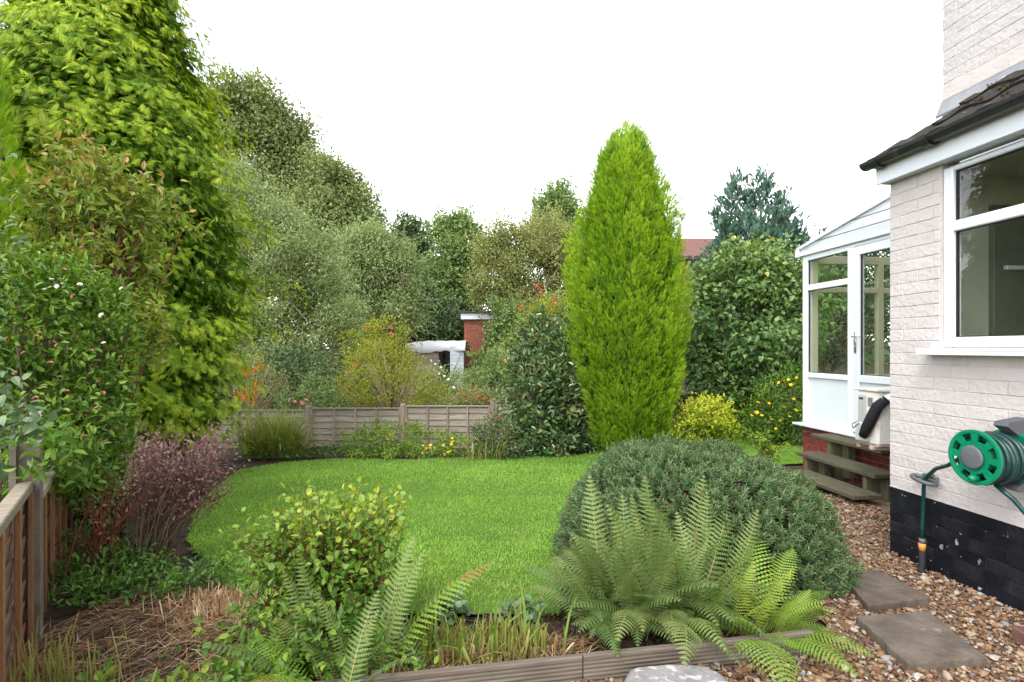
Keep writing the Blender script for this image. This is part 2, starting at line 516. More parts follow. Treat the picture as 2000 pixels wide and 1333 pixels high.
def clump_shrub(name, label, cat, base, blobs, ncl, per, sig, L, W, mat, tpl=LEAF, nleaf=0, group=None, shell=.5, rough=.1, stems=25, stemmat='twig', r0=.02, freq=3., upbias=.35, tipshift=0, droop=0., foliage='foliage', zmin=.02, tone_fn=None, inner_cut=.5, lumps=0):
    root = thing(name, label, cat, tuple(base), 0, group)
    b0 = np.asarray(base, dtype=float)
    bl = [(np.asarray(c, dtype=float) - b0, np.asarray(r, dtype=float)) for c, r in blobs]
    pos, d, n, tone, cp = cluster_leaves(bl, ncl, per, sig, shell, rough, upbias=upbias, freq=freq, droop=droop, inner_cut=inner_cut, lumps=lumps)
    gl = gz(pos[:, 0] + b0[0], pos[:, 1] + b0[1]) - b0[2]
    ok = pos[:, 2] > gl + zmin
    pos, d, n, tone = pos[ok], d[ok], n[ok], tone[ok]
    if tone_fn is not None: tone = tone_fn(pos + b0, tone)
    if nleaf:
        m = loose_leaves(root, (pos, d, n, tone), L, W, tpl, mat, nleaf)
        pos, d, n, tone = pos[m], d[m], n[m], tone[m]
    N = len(pos)
    me = leaf_mesh(foliage, pos, d, n, L * rng.uniform(.65, 1.25, N), W * rng.uniform(.65, 1.25, N), tone, tpl, tipshift=tipshift)
    tag(link(foliage, me, root, mat), kind='stuff')
    mb = MB()
    tg = cp[rng.choice(len(cp), min(stems, len(cp)), replace=False)]
    for t in tg:
        s = np.array([t[0] * .15 + rng.normal() * .05, t[1] * .15 + rng.normal() * .05, -.05])
        mid = (s + t) / 2 + np.array([-t[0] * .12, -t[1] * .12, .08 * t[2]])
        mb.tube([s, mid, t], [r0, r0 * .7, r0 * .25], 5)
    if len(tg): mb.build('stems', M[stemmat], root, True).name = 'stem'
    return root, cp

def stem_shrub(name, label, cat, base, blobs, nst, per, L, W, mat, tpl=LEAF, f0=.3, spread=.03, stemmat='twig', r0=.006, nleaf=0, group=None, tone_fn=None, base_r=.1, bow=.1, top=False, droop=0.):
    """many stems fanning from the base, leaves set along each of them"""
    root = thing(name, label, cat, tuple(base), 0, group); b0 = np.asarray(base, dtype=float)
    bl = [(np.asarray(c, dtype=float) - b0, np.asarray(r, dtype=float)) for c, r in blobs]
    wts = np.array([np.prod(r) ** .67 for c, r in bl]); wts /= wts.sum()
    mb = MB(); pos = []; d = []; tone = []
    for i in range(nst):
        c, r = bl[rng.choice(len(bl), p=wts)]
        u = rand_dirs(1)[0]
        if top: u[2] = abs(u[2])
        t = c + u * r * rng.uniform(.5, 1.0) ** .5
        s = np.array([rng.normal() * base_r, rng.normal() * base_r, -.03])
        mid = s * .5 + t * .5 + np.array([-(t[0] - s[0]) * bow, -(t[1] - s[1]) * bow, abs(t[2]) * bow * .8])
        mb.tube([s, mid, t], [r0 * 1.2, r0 * .8, r0 * .3], 4, False)
        ct = rng.normal(0, .12)
        f = f0 + (1 - f0) * rng.random(per) ** .8
        a = ((1 - f) ** 2)[:, None] * s + (2 * f * (1 - f))[:, None] * (2 * mid - .5 * s - .5 * t) + (f ** 2)[:, None] * t
        pos.append(a + rng.normal(size=(per, 3)) * spread)
        ax = nrm((t - mid)[None])
        d.append(ax * .5 + rand_dirs(per) * .9 + np.array([0, 0, .15 - droop]))
        tone.append(.5 + ct + rng.normal(0, .16, per))
    pos = np.concatenate(pos); d = np.concatenate(d); tone = np.concatenate(tone)
    n = np.array([0, 0, .9]) + rand_dirs(len(pos)) * .6
    if tone_fn is not None: tone = tone_fn(pos + b0, tone)
    if nleaf:
        m = loose_leaves(root, (pos, d, n, tone), L, W, tpl, mat, nleaf)
        pos, d, n, tone = pos[m], d[m], n[m], tone[m]
    N = len(pos)
    me = leaf_mesh('foliage', pos, d, n, L * rng.uniform(.6, 1.25, N), W * rng.uniform(.6, 1.25, N), tone, tpl)
    tag(link('foliage', me, root, mat), kind='stuff')
    mb.build('stem', M[stemmat], root, True)
    return root

def flower_mesh(name, mat, n=6, r=1.0, cup=.3, layers=1):
    pos = np.zeros((n * layers, 3)); d = []; nn = []
    for k in range(layers):
        for i in range(n):
            a = 2 * math.pi * (i + .5 * k) / n
            e = cup + .5 * k
            d.append((math.cos(a), math.sin(a), e)); nn.append((-math.cos(a) * e, -math.sin(a) * e, 1))
    me = leaf_mesh(name, pos, np.array(d), np.array(nn), r, r * .8, np.full(n * layers, .5) + rng.normal(0, .15, n * layers), ROUND)
    me.materials.append(mat)
    return me

def put_flowers(root, me, pts, size, name='flower', up=(0, -.5, .8)):
    for p in pts:
        o = bpy.data.objects.new(name, me); COL.objects.link(o); o.parent = root
        v = Vector(up) + Vector(rng.normal(size=3) * .35)
        q = v.to_track_quat('Z', 'Y').to_matrix().to_4x4()
        m4 = q @ Matrix.Rotation(random.uniform(0, 6), 4, 'Z') @ Matrix.Scale(size * random.uniform(.8, 1.2), 4)
        m4.translation = Vector(p); o.matrix_local = m4

# ================================================================== THE GROUND
def grid_mesh(name, xs, ys, zf, inside=None):
    X, Y = np.meshgrid(xs, ys); Z = zf(X, Y)
    V = np.stack([X, Y, Z], -1).reshape(-1, 3); nx = len(xs)
    i, j = np.meshgrid(np.arange(len(xs) - 1), np.arange(len(ys) - 1))
    a = (j * nx + i).ravel()
    q = np.stack([a, a + 1, a + nx + 1, a + nx], 1)
    if inside is not None:
        cxy = V[q].mean(1)[:, :2]; q = q[inside(cxy)]
    return np_mesh(name, V, [q], smooth=True)

def in_poly(poly):
    poly = np.asarray(poly)
    def f(p):
        x, y = p[:, 0], p[:, 1]; c = np.zeros(len(p), bool); n = len(poly)
        for i in range(n):
            x0, y0 = poly[i]; x1, y1 = poly[(i + 1) % n]
            hit = ((y0 > y) != (y1 > y)) & (x < (x1 - x0) * (y - y0) / (y1 - y0 + 1e-12) + x0)
            c ^= hit
        return c
    return f

xs = np.concatenate([np.linspace(-300, -12, 14), np.arange(-11, 11.01, .2), np.linspace(12, 300, 14)])
ys = np.concatenate([np.linspace(-60, -2, 8), np.arange(-1.5, 14.01, .2), np.linspace(15, 400, 24)])
def ground_z(X, Y):
    z = gz(X, Y) - .012
    return z + .03 * wob(np.stack([X, Y, X * 0], -1), 2.3) * ((Y > 2.4) & (Y < 14))
tag(link('ground', grid_mesh('ground', xs, ys, lambda X, Y: gz(X, Y) - .03 + .008 * wob(np.stack([X, Y, X * 0], -1), 5)), None, M['soil']), 'dark bare garden soil', kind='structure')

# lawn outline, from where its edge meets the ground
lp = [G(*p)[:2] for p in ((470, 1165), (420, 1120), (365, 1055), (385, 980), (468, 918), (560, 903), (660, 895), (800, 898), (930, 892), (1040, 887), (1150, 886))]
lp += [np.array(q) for q in ((2.3, 10.6), (3.4, 11.6), (5.2, 11.2), (5.4, 8.0), (3.35, 7.2), (2.6, 5.6), (1.9, 4.9), (.9, 4.4), (.35, 3.6))]
lp += [G(*p)[:2] for p in ((1090, 1205), (950, 1200), (800, 1195), (600, 1205))]
lawn_in = in_poly(lp)
lawn = link('lawn', grid_mesh('lawn', np.arange(-4.5, 6, .07), np.arange(2.5, 12, .07), lambda X, Y: gz(X, Y) + .004 * wob(np.stack([X, Y, X * 0], -1), 4), lawn_in), None, M['turf'])
tag(lawn, 'green mown lawn', kind='structure')

def lawn_grass():
    A = []
    for (y0, y1, dens) in ((2.6, 4.2, 9000), (4.2, 6, 4600), (6, 8.5, 2400), (8.5, 12, 1400)):
        area = (10.5) * (y1 - y0); k = int(area * dens)
        p = np.stack([rng.uniform(-4.5, 6, k), rng.uniform(y0, y1, k)], 1)
        p += rng.normal(0, .02, p.shape)
        A.append(p[lawn_in(p)])
    p = np.concatenate(A)
    # only what the camera's surroundings can see: drop the strip hidden behind the house
    N = len(p); q3 = np.stack([p[:, 0], p[:, 1], p[:, 0] * 0], 1)
    patch = wob(q3, 2.2) * .6 + wob(q3, 6.0) * .4
    near_edge = np.exp(-np.maximum(0, p[:, 1] - 2.9) / .35) * (p[:, 0] > -.9)
    bald = rng.random(N) < near_edge * .75
    p, patch, q3, near_edge = p[~bald], patch[~bald], q3[~bald], near_edge[~bald]; N = len(p)
    pos = np.stack([p[:, 0], p[:, 1], gz(p[:, 0], p[:, 1]) - .004], 1)
    far = sstep(3, 9, p[:, 1])
    a = rng.uniform(0, 6.28, N)
    tilt = np.abs(rng.normal(.55, .3, N))
    d = np.stack([np.cos(a) * tilt, np.sin(a) * tilt, np.ones(N)], 1)
    n = np.stack([np.cos(a), np.sin(a), -tilt], 1) * -1 + rng.normal(0, .3, (N, 3))
    L = rng.uniform(.014, .028, N) * (1 + .35 * patch) * (1 + .3 * far)
    W = rng.uniform(.004, .007, N) * (1 + 1.6 * far)
    tone = .5 + .32 * patch + rng.normal(0, .15, N)
    dry = rng.random(N) < .02 + .35 * near_edge + .04 * (patch < -.5)
    tone = np.where(dry, rng.uniform(.88, 1, N), np.clip(tone, 0, .8))
    nb_ = pos[:, 1] < 4.6
    TR_ = (np.array([(0, -.5, 0), (0, .5, 0), (1, 0, .05)]), [[(0, 1, 2)]])
    me = leaf_mesh('grass', pos[nb_], d[nb_], n[nb_], L[nb_], W[nb_], tone[nb_], BLADE)
    mf = leaf_mesh('grass_far', pos[~nb_], d[~nb_], n[~nb_], L[~nb_], W[~nb_], tone[~nb_], TR_)
    m = leafmat('grass_blades', [(.0, .0, .0)] * 2, .55, .35, .25)
    e = m.node_tree.nodes['Color Ramp'].color_ramp if 'Color Ramp' in m.node_tree.nodes else [x for x in m.node_tree.nodes if x.type == 'VALTORGB'][0].color_ramp
    e.elements[0].position = 0; e.elements[0].color = (.155, .30, .036, 1)
    e.elements[1].position = .8; e.elements[1].color = (.28, .46, .08, 1)
    x = e.elements.new(.88); x.color = (.34, .30, .11, 1)
    jb = bmesh.new(); jb.from_mesh(me); jb.from_mesh(mf); jb.to_mesh(me); jb.free()
    tag(link('grass', me, None, m), 'short green grass of the lawn', 'grass', kind='stuff')
lawn_grass()

# gravel
TIM0, TIM1 = np.array([-.62, 2.085]), np.array([1.28, 2.43])
gpoly = [(-2.2, .9), (-.7, 2.07), (1.28, 2.42), (1.42, 2.47), (1.6, 2.72), (1.8, 3.2), (1.9, 4.4), (2.35, 5.1), (3.6, 5.2), (3.9, 3.9), (2.7, 3.66), (3.0, .9)]
g_in = in_poly(gpoly)
M['gravel_bed'] = solid('gravel_bed', (.16, .10, .06), (.3, .22, .15), 60, .9, .2, 1.0, 120, dist=.02)
tag(link('gravel_bed', grid_mesh('gravel_bed', np.arange(-2.3, 4, .06), np.arange(.9, 5.3, .06), lambda X, Y: X * 0 - .004, g_in), None, M['gravel_bed']), 'bed under the brown gravel', kind='structure')

def gravel():
    t = (1 + 5 ** .5) / 2
    ico = nrm(np.array([(-1, t, 0), (1, t, 0), (-1, -t, 0), (1, -t, 0), (0, -1, t), (0, 1, t), (0, -1, -t), (0, 1, -t), (t, 0, -1), (t, 0, 1), (-t, 0, -1), (-t, 0, 1)]))
    fc = np.array([(0, 11, 5), (0, 5, 1), (0, 1, 7), (0, 7, 10), (0, 10, 11), (1, 5, 9), (5, 11, 4), (11, 10, 2), (10, 7, 6), (7, 1, 8), (3, 9, 4), (3, 4, 2), (3, 2, 6), (3, 6, 8), (3, 8, 9), (4, 9, 5), (2, 4, 11), (6, 2, 10), (8, 6, 7), (9, 8, 1)])
    k = 60000
    p = np.stack([rng.uniform(-1.6, 3.2, k), rng.uniform(1.7, 5.2, k)], 1)
    p = p[g_in(p)]
    # skip what lies far outside the view's wedge
    p = p[(p[:, 0] / p[:, 1] < 1.15) & (p[:, 0] / p[:, 1] > -.9)]
    # the gravel thins out beside the timber into the bed a little
    N = len(p)
    size = rng.lognormal(math.log(.0094), .32, N).clip(.006, .024)
    sc = np.stack([size * rng.uniform(.8, 1.35, N), size * rng.uniform(.7, 1.1, N), size * rng.uniform(.45, .8, N)], 1)
    jit = 1 + rng.normal(0, .16, (N, 12, 1))
    V = ico[None] * jit * sc[:, None, :]
    a, b = rng.uniform(0, 6.28, N), rng.normal(0, .35, N)
    ca, sa, cb, sb = np.cos(a), np.sin(a), np.cos(b), np.sin(b)
    x = V[..., 0]; y = V[..., 1]; z = V[..., 2]
    y, z = y * cb[:, None] - z * sb[:, None], y * sb[:, None] + z * cb[:, None]
    x, y = x * ca[:, None] - y * sa[:, None], x * sa[:, None] + y * ca[:, None]
    zz = sc[:, 2] * .5 + rng.random(N) * .014 - .003 + .006 * wob(np.stack([p[:, 0], p[:, 1], p[:, 0] * 0], 1), 4)
    V = np.stack([x + p[:, 0, None], y + p[:, 1, None], z + zz[:, None]], -1).reshape(-1, 3)
    fcs = (fc[None] + (np.arange(N) * 12)[:, None, None]).reshape(-1, 3)
    tone = np.repeat(rng.random(N), 12)
    me = np_mesh('gravel', V, [fcs], tone)
    m = tonemat('gravel_stones', [(0, (.05, .035, .03)), (.14, (.095, .048, .028)), (.38, (.15, .075, .036)), (.62, (.21, .12, .06)), (.82, (.27, .19, .12)), (.95, (.34, .30, .25)), (1, (.15, .15, .16))], .6, .4, .4, 70)
    tag(link('gravel', me, None, m), 'loose brown and buff gravel', 'gravel', kind='stuff')
gravel()

# ================================================================== THE HOUSE
TH = math.atan2(.1124, 1)
Cx, Cy = 2.589, 3.684                      # the house corner; local x = into the house, local y = away along the wall
HL = lambda x, y, z: Vector((Cx + x * math.cos(TH) - y * math.sin(TH), Cy + x * math.sin(TH) + y * math.cos(TH), z))

M['paint'] = solid('cream_masonry_paint', (.485, .445, .43), (.45, .41, .395), 3, .75, .25, .8, 38, dist=.009, var=(.97, 1.02),
                   extra=[((.36, .335, .31), 3.2, .62, .2, (1, 1, .4)), ((.24, .22, .2), 22, .74, .06)])
M['roughpaint'] = solid('rough_cream_render', (.46, .43, .42), (.41, .385, .375), 4, .85, .2, .6, 38, dist=.012, var=(.985, 1.01), extra=[((.30, .28, .26), 3, .66, .12)])
M['blackpaint'] = solid('black_bitumen_paint', (.004, .0045, .007), (.009, .0095, .014), 6, .5, .25, .7, 30, dist=.008, var=(.93, 1.07),
                        extra=[((.30, .29, .29), 10, .68, .01), ((.24, .24, .25), 26, .72, .02, (1, 1, 2)), ((.02, .02, .026), 4, .5, .2)])
M['upvc'] = solid('white_upvc', (.66, .69, .73), (.63, .66, .70), 3, .28, .5)
M['upvc_dirty'] = solid('weathered_white_board', (.62, .655, .69), (.55, .585, .62), 5, .35, .45, extra=[((.42, .47, .44), 7, .66, .12, (1, .5, 3))])
M['glass'] = glassmat('window_glass', (.9, .93, .9), .85)
M['gutter'] = solid('black_gutter_plastic', (.012, .012, .014), (.02, .02, .022), 10, .4, .5, extra=[((.07, .065, .05), 9, .6, .1)])
M['tile'] = solid('dark_roof_tile', (.012, .010, .009), (.028, .022, .019), 14, .85, .3, .8, 40, dist=.008, extra=[((.085, .09, .025), 16, .64, .05), ((.17, .15, .13), 25, .7, .05)])
M['lead'] = solid('lead_flashing', (.16, .165, .18), (.23, .235, .25), 8, .5, .5, .3, 20, extra=[((.62, .63, .64), 13, .68, .03)])
M['cream'] = solid('cream_plaster', (.55, .52, .42), (.52, .49, .40), 4, .8, .2)
M['cream_frame'] = solid('cream_inside_frame', (.55, .51, .38), (.52, .48, .36), 4, .5, .3)
M['floorboard'] = solid('inside_floor', (.3, .22, .14), (.22, .16, .1), 4, .5)
M['redbrick'] = solid('red_brick', (.20, .035, .026), (.12, .022, .02), 14, .7, .3, .6, 60, dist=.004, extra=[((.33, .17, .14), 9, .7, .08)])
M['mortar'] = solid('grey_mortar', (.34, .29, .25), (.26, .22, .19), 25, .95, .1, .6, 80, dist=.004)
M['sealant'] = solid('cream_render_band', (.50, .45, .43), (.46, .41, .39), 8, .8, .2, .4, 40)

house = thing('house', 'cream painted brick house wall with black plinth and white window', 'house', (Cx, Cy, 0), TH)

# bricks -------------------------------------------------------------
WIN = (-2.25, -.39, 1.405, 2.50)           # a0, a1, z0, z1 (opening)
COURSE, BL, Z0 = .0762, .225, -.0
brick_me = {}
def brick_mesh(L, key, H=.0715, D=.06, mat=None):
    k = (round(L, 3), key, H)
    if k not in brick_me:
        mb = MB(); mb.box((0, 0, 0), (D, L, H), ch=.002 if key[0] is True else .0028, jit=.0012)
        me = mb.mesh('brick'); me.materials.append(mat); brick_me[k] = me
    return brick_me[k]
loose = MB(); loose_black = MB(); cnt = 0
ncourse = 32
PLINTH = 6
for c in range(-2, ncourse + 2):
    z = Z0 + (c + .5) * COURSE
    if z + .038 > 2.56: continue
    y = 0.0 if c % 2 == 0 else -.1125
    spans = []
    if c % 2: spans.append((-.1125 + .005, -.0))
    while y > -5.5:
        spans.append((y - BL + .004, y)); y -= BL
    for a0, a1 in spans:
        pieces = [(a0, a1)]
        if WIN[2] - .02 < z < WIN[3]:
            pieces = []
            if a1 > WIN[1]: pieces.append((max(a0, WIN[1] + .012), a1))
            if a0 < WIN[0]: pieces.append((a0, min(a1, WIN[0] - .012)))
        for p0, p1 in pieces:
            L = p1 - p0
            if L < .03: continue
            mid = (p0 + p1) / 2
            black = c < PLINTH
            mt = M['blackpaint'] if black else M['paint']
            if p0 > -1.42 and z > -.06:
                o = bpy.data.objects.new('brick', brick_mesh(L, (black, random.randrange(5)), mat=mt))
                COL.objects.link(o); o.parent = house
                o.location = (.0303 - random.uniform(0, .0012), mid, z)
                o.rotation_euler = (random.uniform(-.008, .008), random.uniform(-.012, .012), random.uniform(-.01, .01)); cnt += 1
            else:
                (loose_black if black else loose).box((.03, mid, z), (.06, L, .0715), ch=.0035, jit=.0012)
tag(loose.build('brickwork', M['paint'], house), kind='stuff')
tag(loose_black.build('plinth_brickwork', M['blackpaint'], house), kind='stuff')
# the wall behind the brick faces: mortar painted the same colour
mb = MB()
mb.box((.0645, -2.75 - .002, .231), (.125, 5.5, .452), 0)
mb.build('plinth_wall', M['blackpaint'], house)
mb = MB()
for a0, a1, z0, z1 in ((WIN[1], -.003, PLINTH * COURSE, 2.56), (-5.5, WIN[0], PLINTH * COURSE, 2.56), (WIN[0], WIN[1], PLINTH * COURSE, WIN[2] - .02)):
    mb.box((.0645, (a0 + a1) / 2, (z0 + z1) / 2), (.1225, a1 - a0, z1 - z0))
mb.build('wall', M['paint'], house)
# the rear wall turning the corner, with brick ends
mb = MB(); mb.box((3.2, -.07, 1.25), (6.0, .13, 2.62)); mb.build('rear_wall', M['paint'], house)
mb = MB(); mb2 = MB()
for c in range(-1, ncourse + 1):
    z = Z0 + (c + .5) * COURSE
    if z > 2.52: continue
    x = .062 if c % 2 else .17
    while x < 1.35:
        (mb2 if c < PLINTH else mb).box((x + .1075, .022, z), (.215, .05, .0668), ch=.0045, jit=.0013); x += .225
tag(mb.build('rear_brickwork', M['paint'], house), kind='stuff'); tag(mb2.build('rear_plinth_brickwork', M['blackpaint'], house), kind='stuff')
# a thin cracked ledge line of paint along the plinth top
mb = MB(); mb.box((.03, -.7, PLINTH * COURSE + .003), (.064, 1.4, .006), jit=.001); mb.build('paint_ledge', M['sealant'], house)

# window ---------------------------------------------------------------
def bar(mb, x0, x1, y0, y1, z0, z1, ch=.006):
    mb.box(((x0 + x1) / 2, (y0 + y1) / 2, (z0 + z1) / 2), (x1 - x0, y1 - y0, z1 - z0), ch=ch)
a0, a1, z0, z1 = WIN
mb = MB()
fx0, fx1 = .012, .075
fw = .062
bar(mb, fx0, fx1, a1 - fw, a1, z0, z1); bar(mb, fx0, fx1, a0, a0 + fw, z0, z1)
bar(mb, fx0 + .001, fx1, a0 + fw, a1 - fw, z0, z0 + fw); bar(mb, fx0 + .001, fx1, a0 + fw, a1 - fw, z1 - .03, z1)
ztr = 2.135
bar(mb, fx0 + .001, fx1, a0 + fw, a1 - fw, ztr - .03, ztr + .032)
mid = (a0 + a1) / 2
bar(mb, fx0 + .002, fx1, mid - .04, mid + .04, z0 + fw, ztr - .03); bar(mb, fx0 + .002, fx1, mid - .04, mid + .04, ztr + .032, z1 - .03)
win = mb.build('window', M['upvc'], house)
# glazing beads, a black gasket, panes
for (y0, y1) in ((mid + .04, a1 - fw), (a0 + fw, mid - .04)):
    for (q0, q1) in ((z0 + fw, ztr - .03), (ztr + .032, z1 - .03)):
        mb = MB(); g = .006
        bar(mb, .034, .055, y0, y0 + g, q0, q1, 0); bar(mb, .034, .055, y1 - g, y1, q0, q1, 0)
        bar(mb, .0345, .055, y0 + g, y1 - g, q0, q0 + g, 0); bar(mb, .0345, .055, y0 + g, y1 - g, q1 - g, q1, 0)
        mb.build('gasket', M['gutter'], win)
        mb = MB(); bar(mb, .042, .048, y0 + g, y1 - g, q0 + g, q1 - g, 0); mb.build('pane', M['glass'], win)
mb = MB()
mb.box((-.03, -1.32, 1.40 - .012), (.14, 2.02, .024), ch=.006); mb.box((-.094, -1.32, 1.375), (.012, 2.02, .03), ch=.003)
mb.build('sill', M['upvc'], win)
mb = MB(); bar(mb, .004, .02, a1 + .001, a1 + .055, z0 + .02, 2.52, .002); mb.build('reveal_band', M['sealant'], house)
# the kitchen behind the window
mb = MB()
mb.box((3.0, -2.6, .33), (5.6, 5.0, .04)); mb.build('inside_floor', M['floorboard'], house)
mb = MB()
mb.box((1.7, -.155, 1.45), (3.0, .02, 2.2)); mb.box((3.2, -2.6, 1.45), (.02, 4.9, 2.2)); mb.box((1.7, -5.0, 1.45), (3.0, .02, 2.2)); mb.box((1.7, -2.6, 2.56), (3.0, 4.9, .02))
mb.build('inside_wall', M['cream'], house)
M['inside_dark'] = solid('olive_grey_panel', (.19, .19, .16), (.16, .16, .14), 3, .5, .3)  # olive-grey panel added to darken the window view beyond the cream wall
mb = MB(); mb.box((1.25, -.185, 1.35), (1.36, .04, 2.0), ch=.004); ipanel = mb.build('inside_panel', M['inside_dark'], house)
mb = MB(); mb.box((.80, -.225, 1.93), (.34, .03, .028), ch=.004); mb.build('white_rail', M['upvc'], ipanel)

# eaves: soffit, fascia, gutter, tiles -----------------------------------
mb = MB(); mb.box((-.08 + .009, -2.735, 2.589), (.018, 5.53, .132), ch=.002); mb.build('fascia', M['upvc'], house)
mb = MB(); mb.box((-.005, -2.735, 2.535), (.112, 5.53, .012)); mb.build('soffit', M['upvc'], house)
mb = MB()
mb.prism([(-.062, .022, 2.529), (.35, .022, 2.529), (.35, .022, 2.93), (-.062, .022, 2.65)], (0, -.018, 0)); mb.build('gable_board', M['upvc'], house)
gp = []
for k in range(9):
    a = math.pi + math.pi * k / 8
    gp.append((-.135 + .05 * math.cos(a), 2.672 + .048 * math.sin(a)))
for k in range(8, -1, -1):
    a = math.pi + math.pi * k / 8
    gp.append((-.135 + .044 * math.cos(a), 2.672 + .042 * math.sin(a)))
mb = MB()
n = len(gp)
for i in range(8):
    q = [gp[i], gp[i + 1], gp[n - 2 - i], gp[n - 1 - i]]
    mb.prism([(x, .05, z) for x, z in q], (0, -5.5, 0))
mb.prism([(x, .053, z) for x, z in gp[:9]], (0, .004, 0))
gut = mb.build('gutter', M['gutter'], house)
for yb in (-.03, -.42, -1.2, -2.0):
    mb = MB()
    for k in range(8):
        a = math.pi + math.pi * k / 8; b = math.pi + math.pi * (k + 1) / 8
        mb.prism([(-.135 + r_ * math.cos(t), yb, 2.672 + r_ * math.sin(t)) for r_, t in ((.051, a), (.051, b), (.060, b), (.060, a))], (0, -.05, 0))
    mb.build('gutter_bracket', M['gutter'], gut)
# tiles: pitched from the gutter up to the flashing
pit = math.atan2(.36, .54)
roof = None
def tile_mesh():
    vs, fs = [], []; nseg = 6; Wd = .30; Lt = .30
    for j, (l, dz) in enumerate(((0, 0), (Lt, 0))):
        for i in range(nseg + 1):
            vs.append((l, -Wd / 2 + Wd * i / nseg, .012 * math.sin(i / nseg * 2 * math.pi)))
    m_ = len(vs)
    vs += [(x, y, z - .016) for x, y, z in vs]
    k = nseg + 1
    for i in range(nseg):
        fs.append((i, i + 1, k + i + 1, k + i)); fs.append((m_ + i, m_ + k + i, m_ + k + i + 1, m_ + i + 1))
        fs.append((i, m_ + i, m_ + i + 1, i + 1)); fs.append((k + i, k + i + 1, m_ + k + i + 1, m_ + k + i))
    fs.append((0, k, m_ + k, m_)); fs.append((nseg, m_ + nseg, m_ + k + nseg, k + nseg))
    mb = MB(); mb.add(vs, fs); me = mb.mesh('tile'); me.materials.append(M['tile']); return me
tm = [tile_mesh() for _ in range(2)]
mb = MB(); mb.prism([(-.1, .03, 2.665), (.41, .03, 3.005), (.41, .03, 2.985), (-.1, .03, 2.645)], (0, -5.5, 0)); roof = mb.build('roof', M['gutter'], house)
for r_ in range(3):
    for c in range(19):
        o = bpy.data.objects.new('tile', tm[(r_ + c) % 2]); COL.objects.link(o); o.parent = roof
        s = -.03 + r_ * .235
        o.location = (-.12 + s * math.cos(pit), .03 - .15 - c * .298 - (.298 if r_ else 0) + random.uniform(-.003, .003), 2.704 + s * math.sin(pit) + .012 * r_)
        o.rotation_euler = (0, -pit + .03 + random.uniform(-.006, .006), random.uniform(-.008, .008))
# moss cushions along the eave
mv = []
for _ in range(34):
    r_ = random.choice((0, 1, 1, 2)); s = -.02 + r_ * .235 + random.uniform(-.005, .02)
    mv.append((-.12 + s * math.cos(pit), -random.uniform(.42, 2.6), 2.714 + s * math.sin(pit) + .012 * r_))
mv = np.array(mv); pp = np.repeat(mv, 26, 0) + rng.normal(0, 1, (len(mv) * 26, 3)) * np.array([.012, .022, .006])
M['moss'] = leafmat('moss', [(.02, .018, .008), (.04, .036, .012), (.10, .095, .02)], .9, .1, .1)
me = leaf_mesh('moss', pp, rand_dirs(len(pp)) + np.array([0, 0, .7]), rand_dirs(len(pp)), .014, .01, rng.random(len(pp)), DIAMOND)
tag(link('moss', me, roof, M['moss']), kind='stuff')
mb = MB(); mb.prism([(.385, -.004, 3.02), (.385, -.004, 3.105), (.34, -.004, 3.0), (.345, -.004, 2.985)], (0, -5.4, 0)); mb.build('flashing', M['lead'], house)
# upper storey: rough painted brick, set back
mb = MB(); mb.box((3.38, -2.745, 4.2), (5.96, 5.48, 2.6)); mb.build('upper_wall', M['roughpaint'], house)
ub = MB(); ucount = 0
for c in range(0, 34):
    z = 2.99 + (c + .5) * COURSE; y = 0.0 if c % 2 == 0 else -.1125
    if c % 2:
        ub.box((.428, -.053, z), (.06, .105, .068), ch=.007, jit=.002)
    while y > -5.4:
        L = .2225
        if y > -1.0 and z < 4.3:
            o = bpy.data.objects.new('brick', brick_mesh(L, ('u', random.randrange(5)), H=.0745, mat=M['roughpaint'])); COL.objects.link(o); o.parent = house
            o.location = (.4275 - random.uniform(0, .0012), y - L / 2, z); o.rotation_euler = (random.uniform(-.01, .01), random.uniform(-.02, .02), random.uniform(-.012, .012)); ucount += 1
        else: ub.box((.4275, y - L / 2, z), (.06, L, .0745), ch=.004, jit=.0015)
        y -= .225
tag(ub.build('upper_brickwork', M['roughpaint'], house), kind='stuff')
mb = MB(); mb.box((.401, -2.7, 3.162), (.016, 5.4, .105), ch=.003); mb.build('apron_band', M['sealant'], house)
mb = MB(); mb.prism([(.1, .3, 5.5), (3.4, .3, 7.6), (6.7, .3, 5.5)], (0, -6.1, 0)); mb.build('upper_roof', M['tile'], house)

# ------------------------------------------------------------------ conservatory
cons = thing('conservatory', 'white lean-to conservatory with glazed door on red brick base', 'conservatory', (Cx, Cy, 0), TH)
CX = 1.40; CE = 2.98; CW = 4.6             # near face, far end, outer side
ZS, ZT = .46, 2.56
# brick base (individual bricks on the near face and the end face)
mb = MB(); mb.box((CX + .10, CE / 2, -.15), (.11, CE - .04, 1.16)); mb.box((CX + 1.6, CE - .06, -.15), (3.1, .09, 1.16)); mb.build('base_wall', M['mortar'], cons)
bm_ = [brick_mesh(.215, ('r', q), H=.065, D=.1, mat=M['redbrick']) for q in range(4)]
bh_ = [brick_mesh(.1025, ('r', q), H=.065, D=.1, mat=M['redbrick']) for q in range(3)]
for c in range(15):
    z = .425 - .0375 - c * .075 + .01
    y = CE - .002
    first = True
    while y > .2:
        if c % 2 and first: L, me = .1025, bh_[c % 3]
        else: L, me = .215, bm_[random.randrange(4)]
        o = bpy.data.objects.new('brick', me); COL.objects.link(o); o.parent = cons
        o.location = (CX + .08, y - L / 2, z); y -= L + .0105; first = False
    x = CX + .145
    while x < CX + 2.4:
        o = bpy.data.objects.new('brick', bm_[random.randrange(4)]); COL.objects.link(o); o.parent = cons
        o.location = (x + .1075 + (.112 if c % 2 else 0), CE - .055, z); o.rotation_euler = (0, 0, math.pi / 2); x += .2255
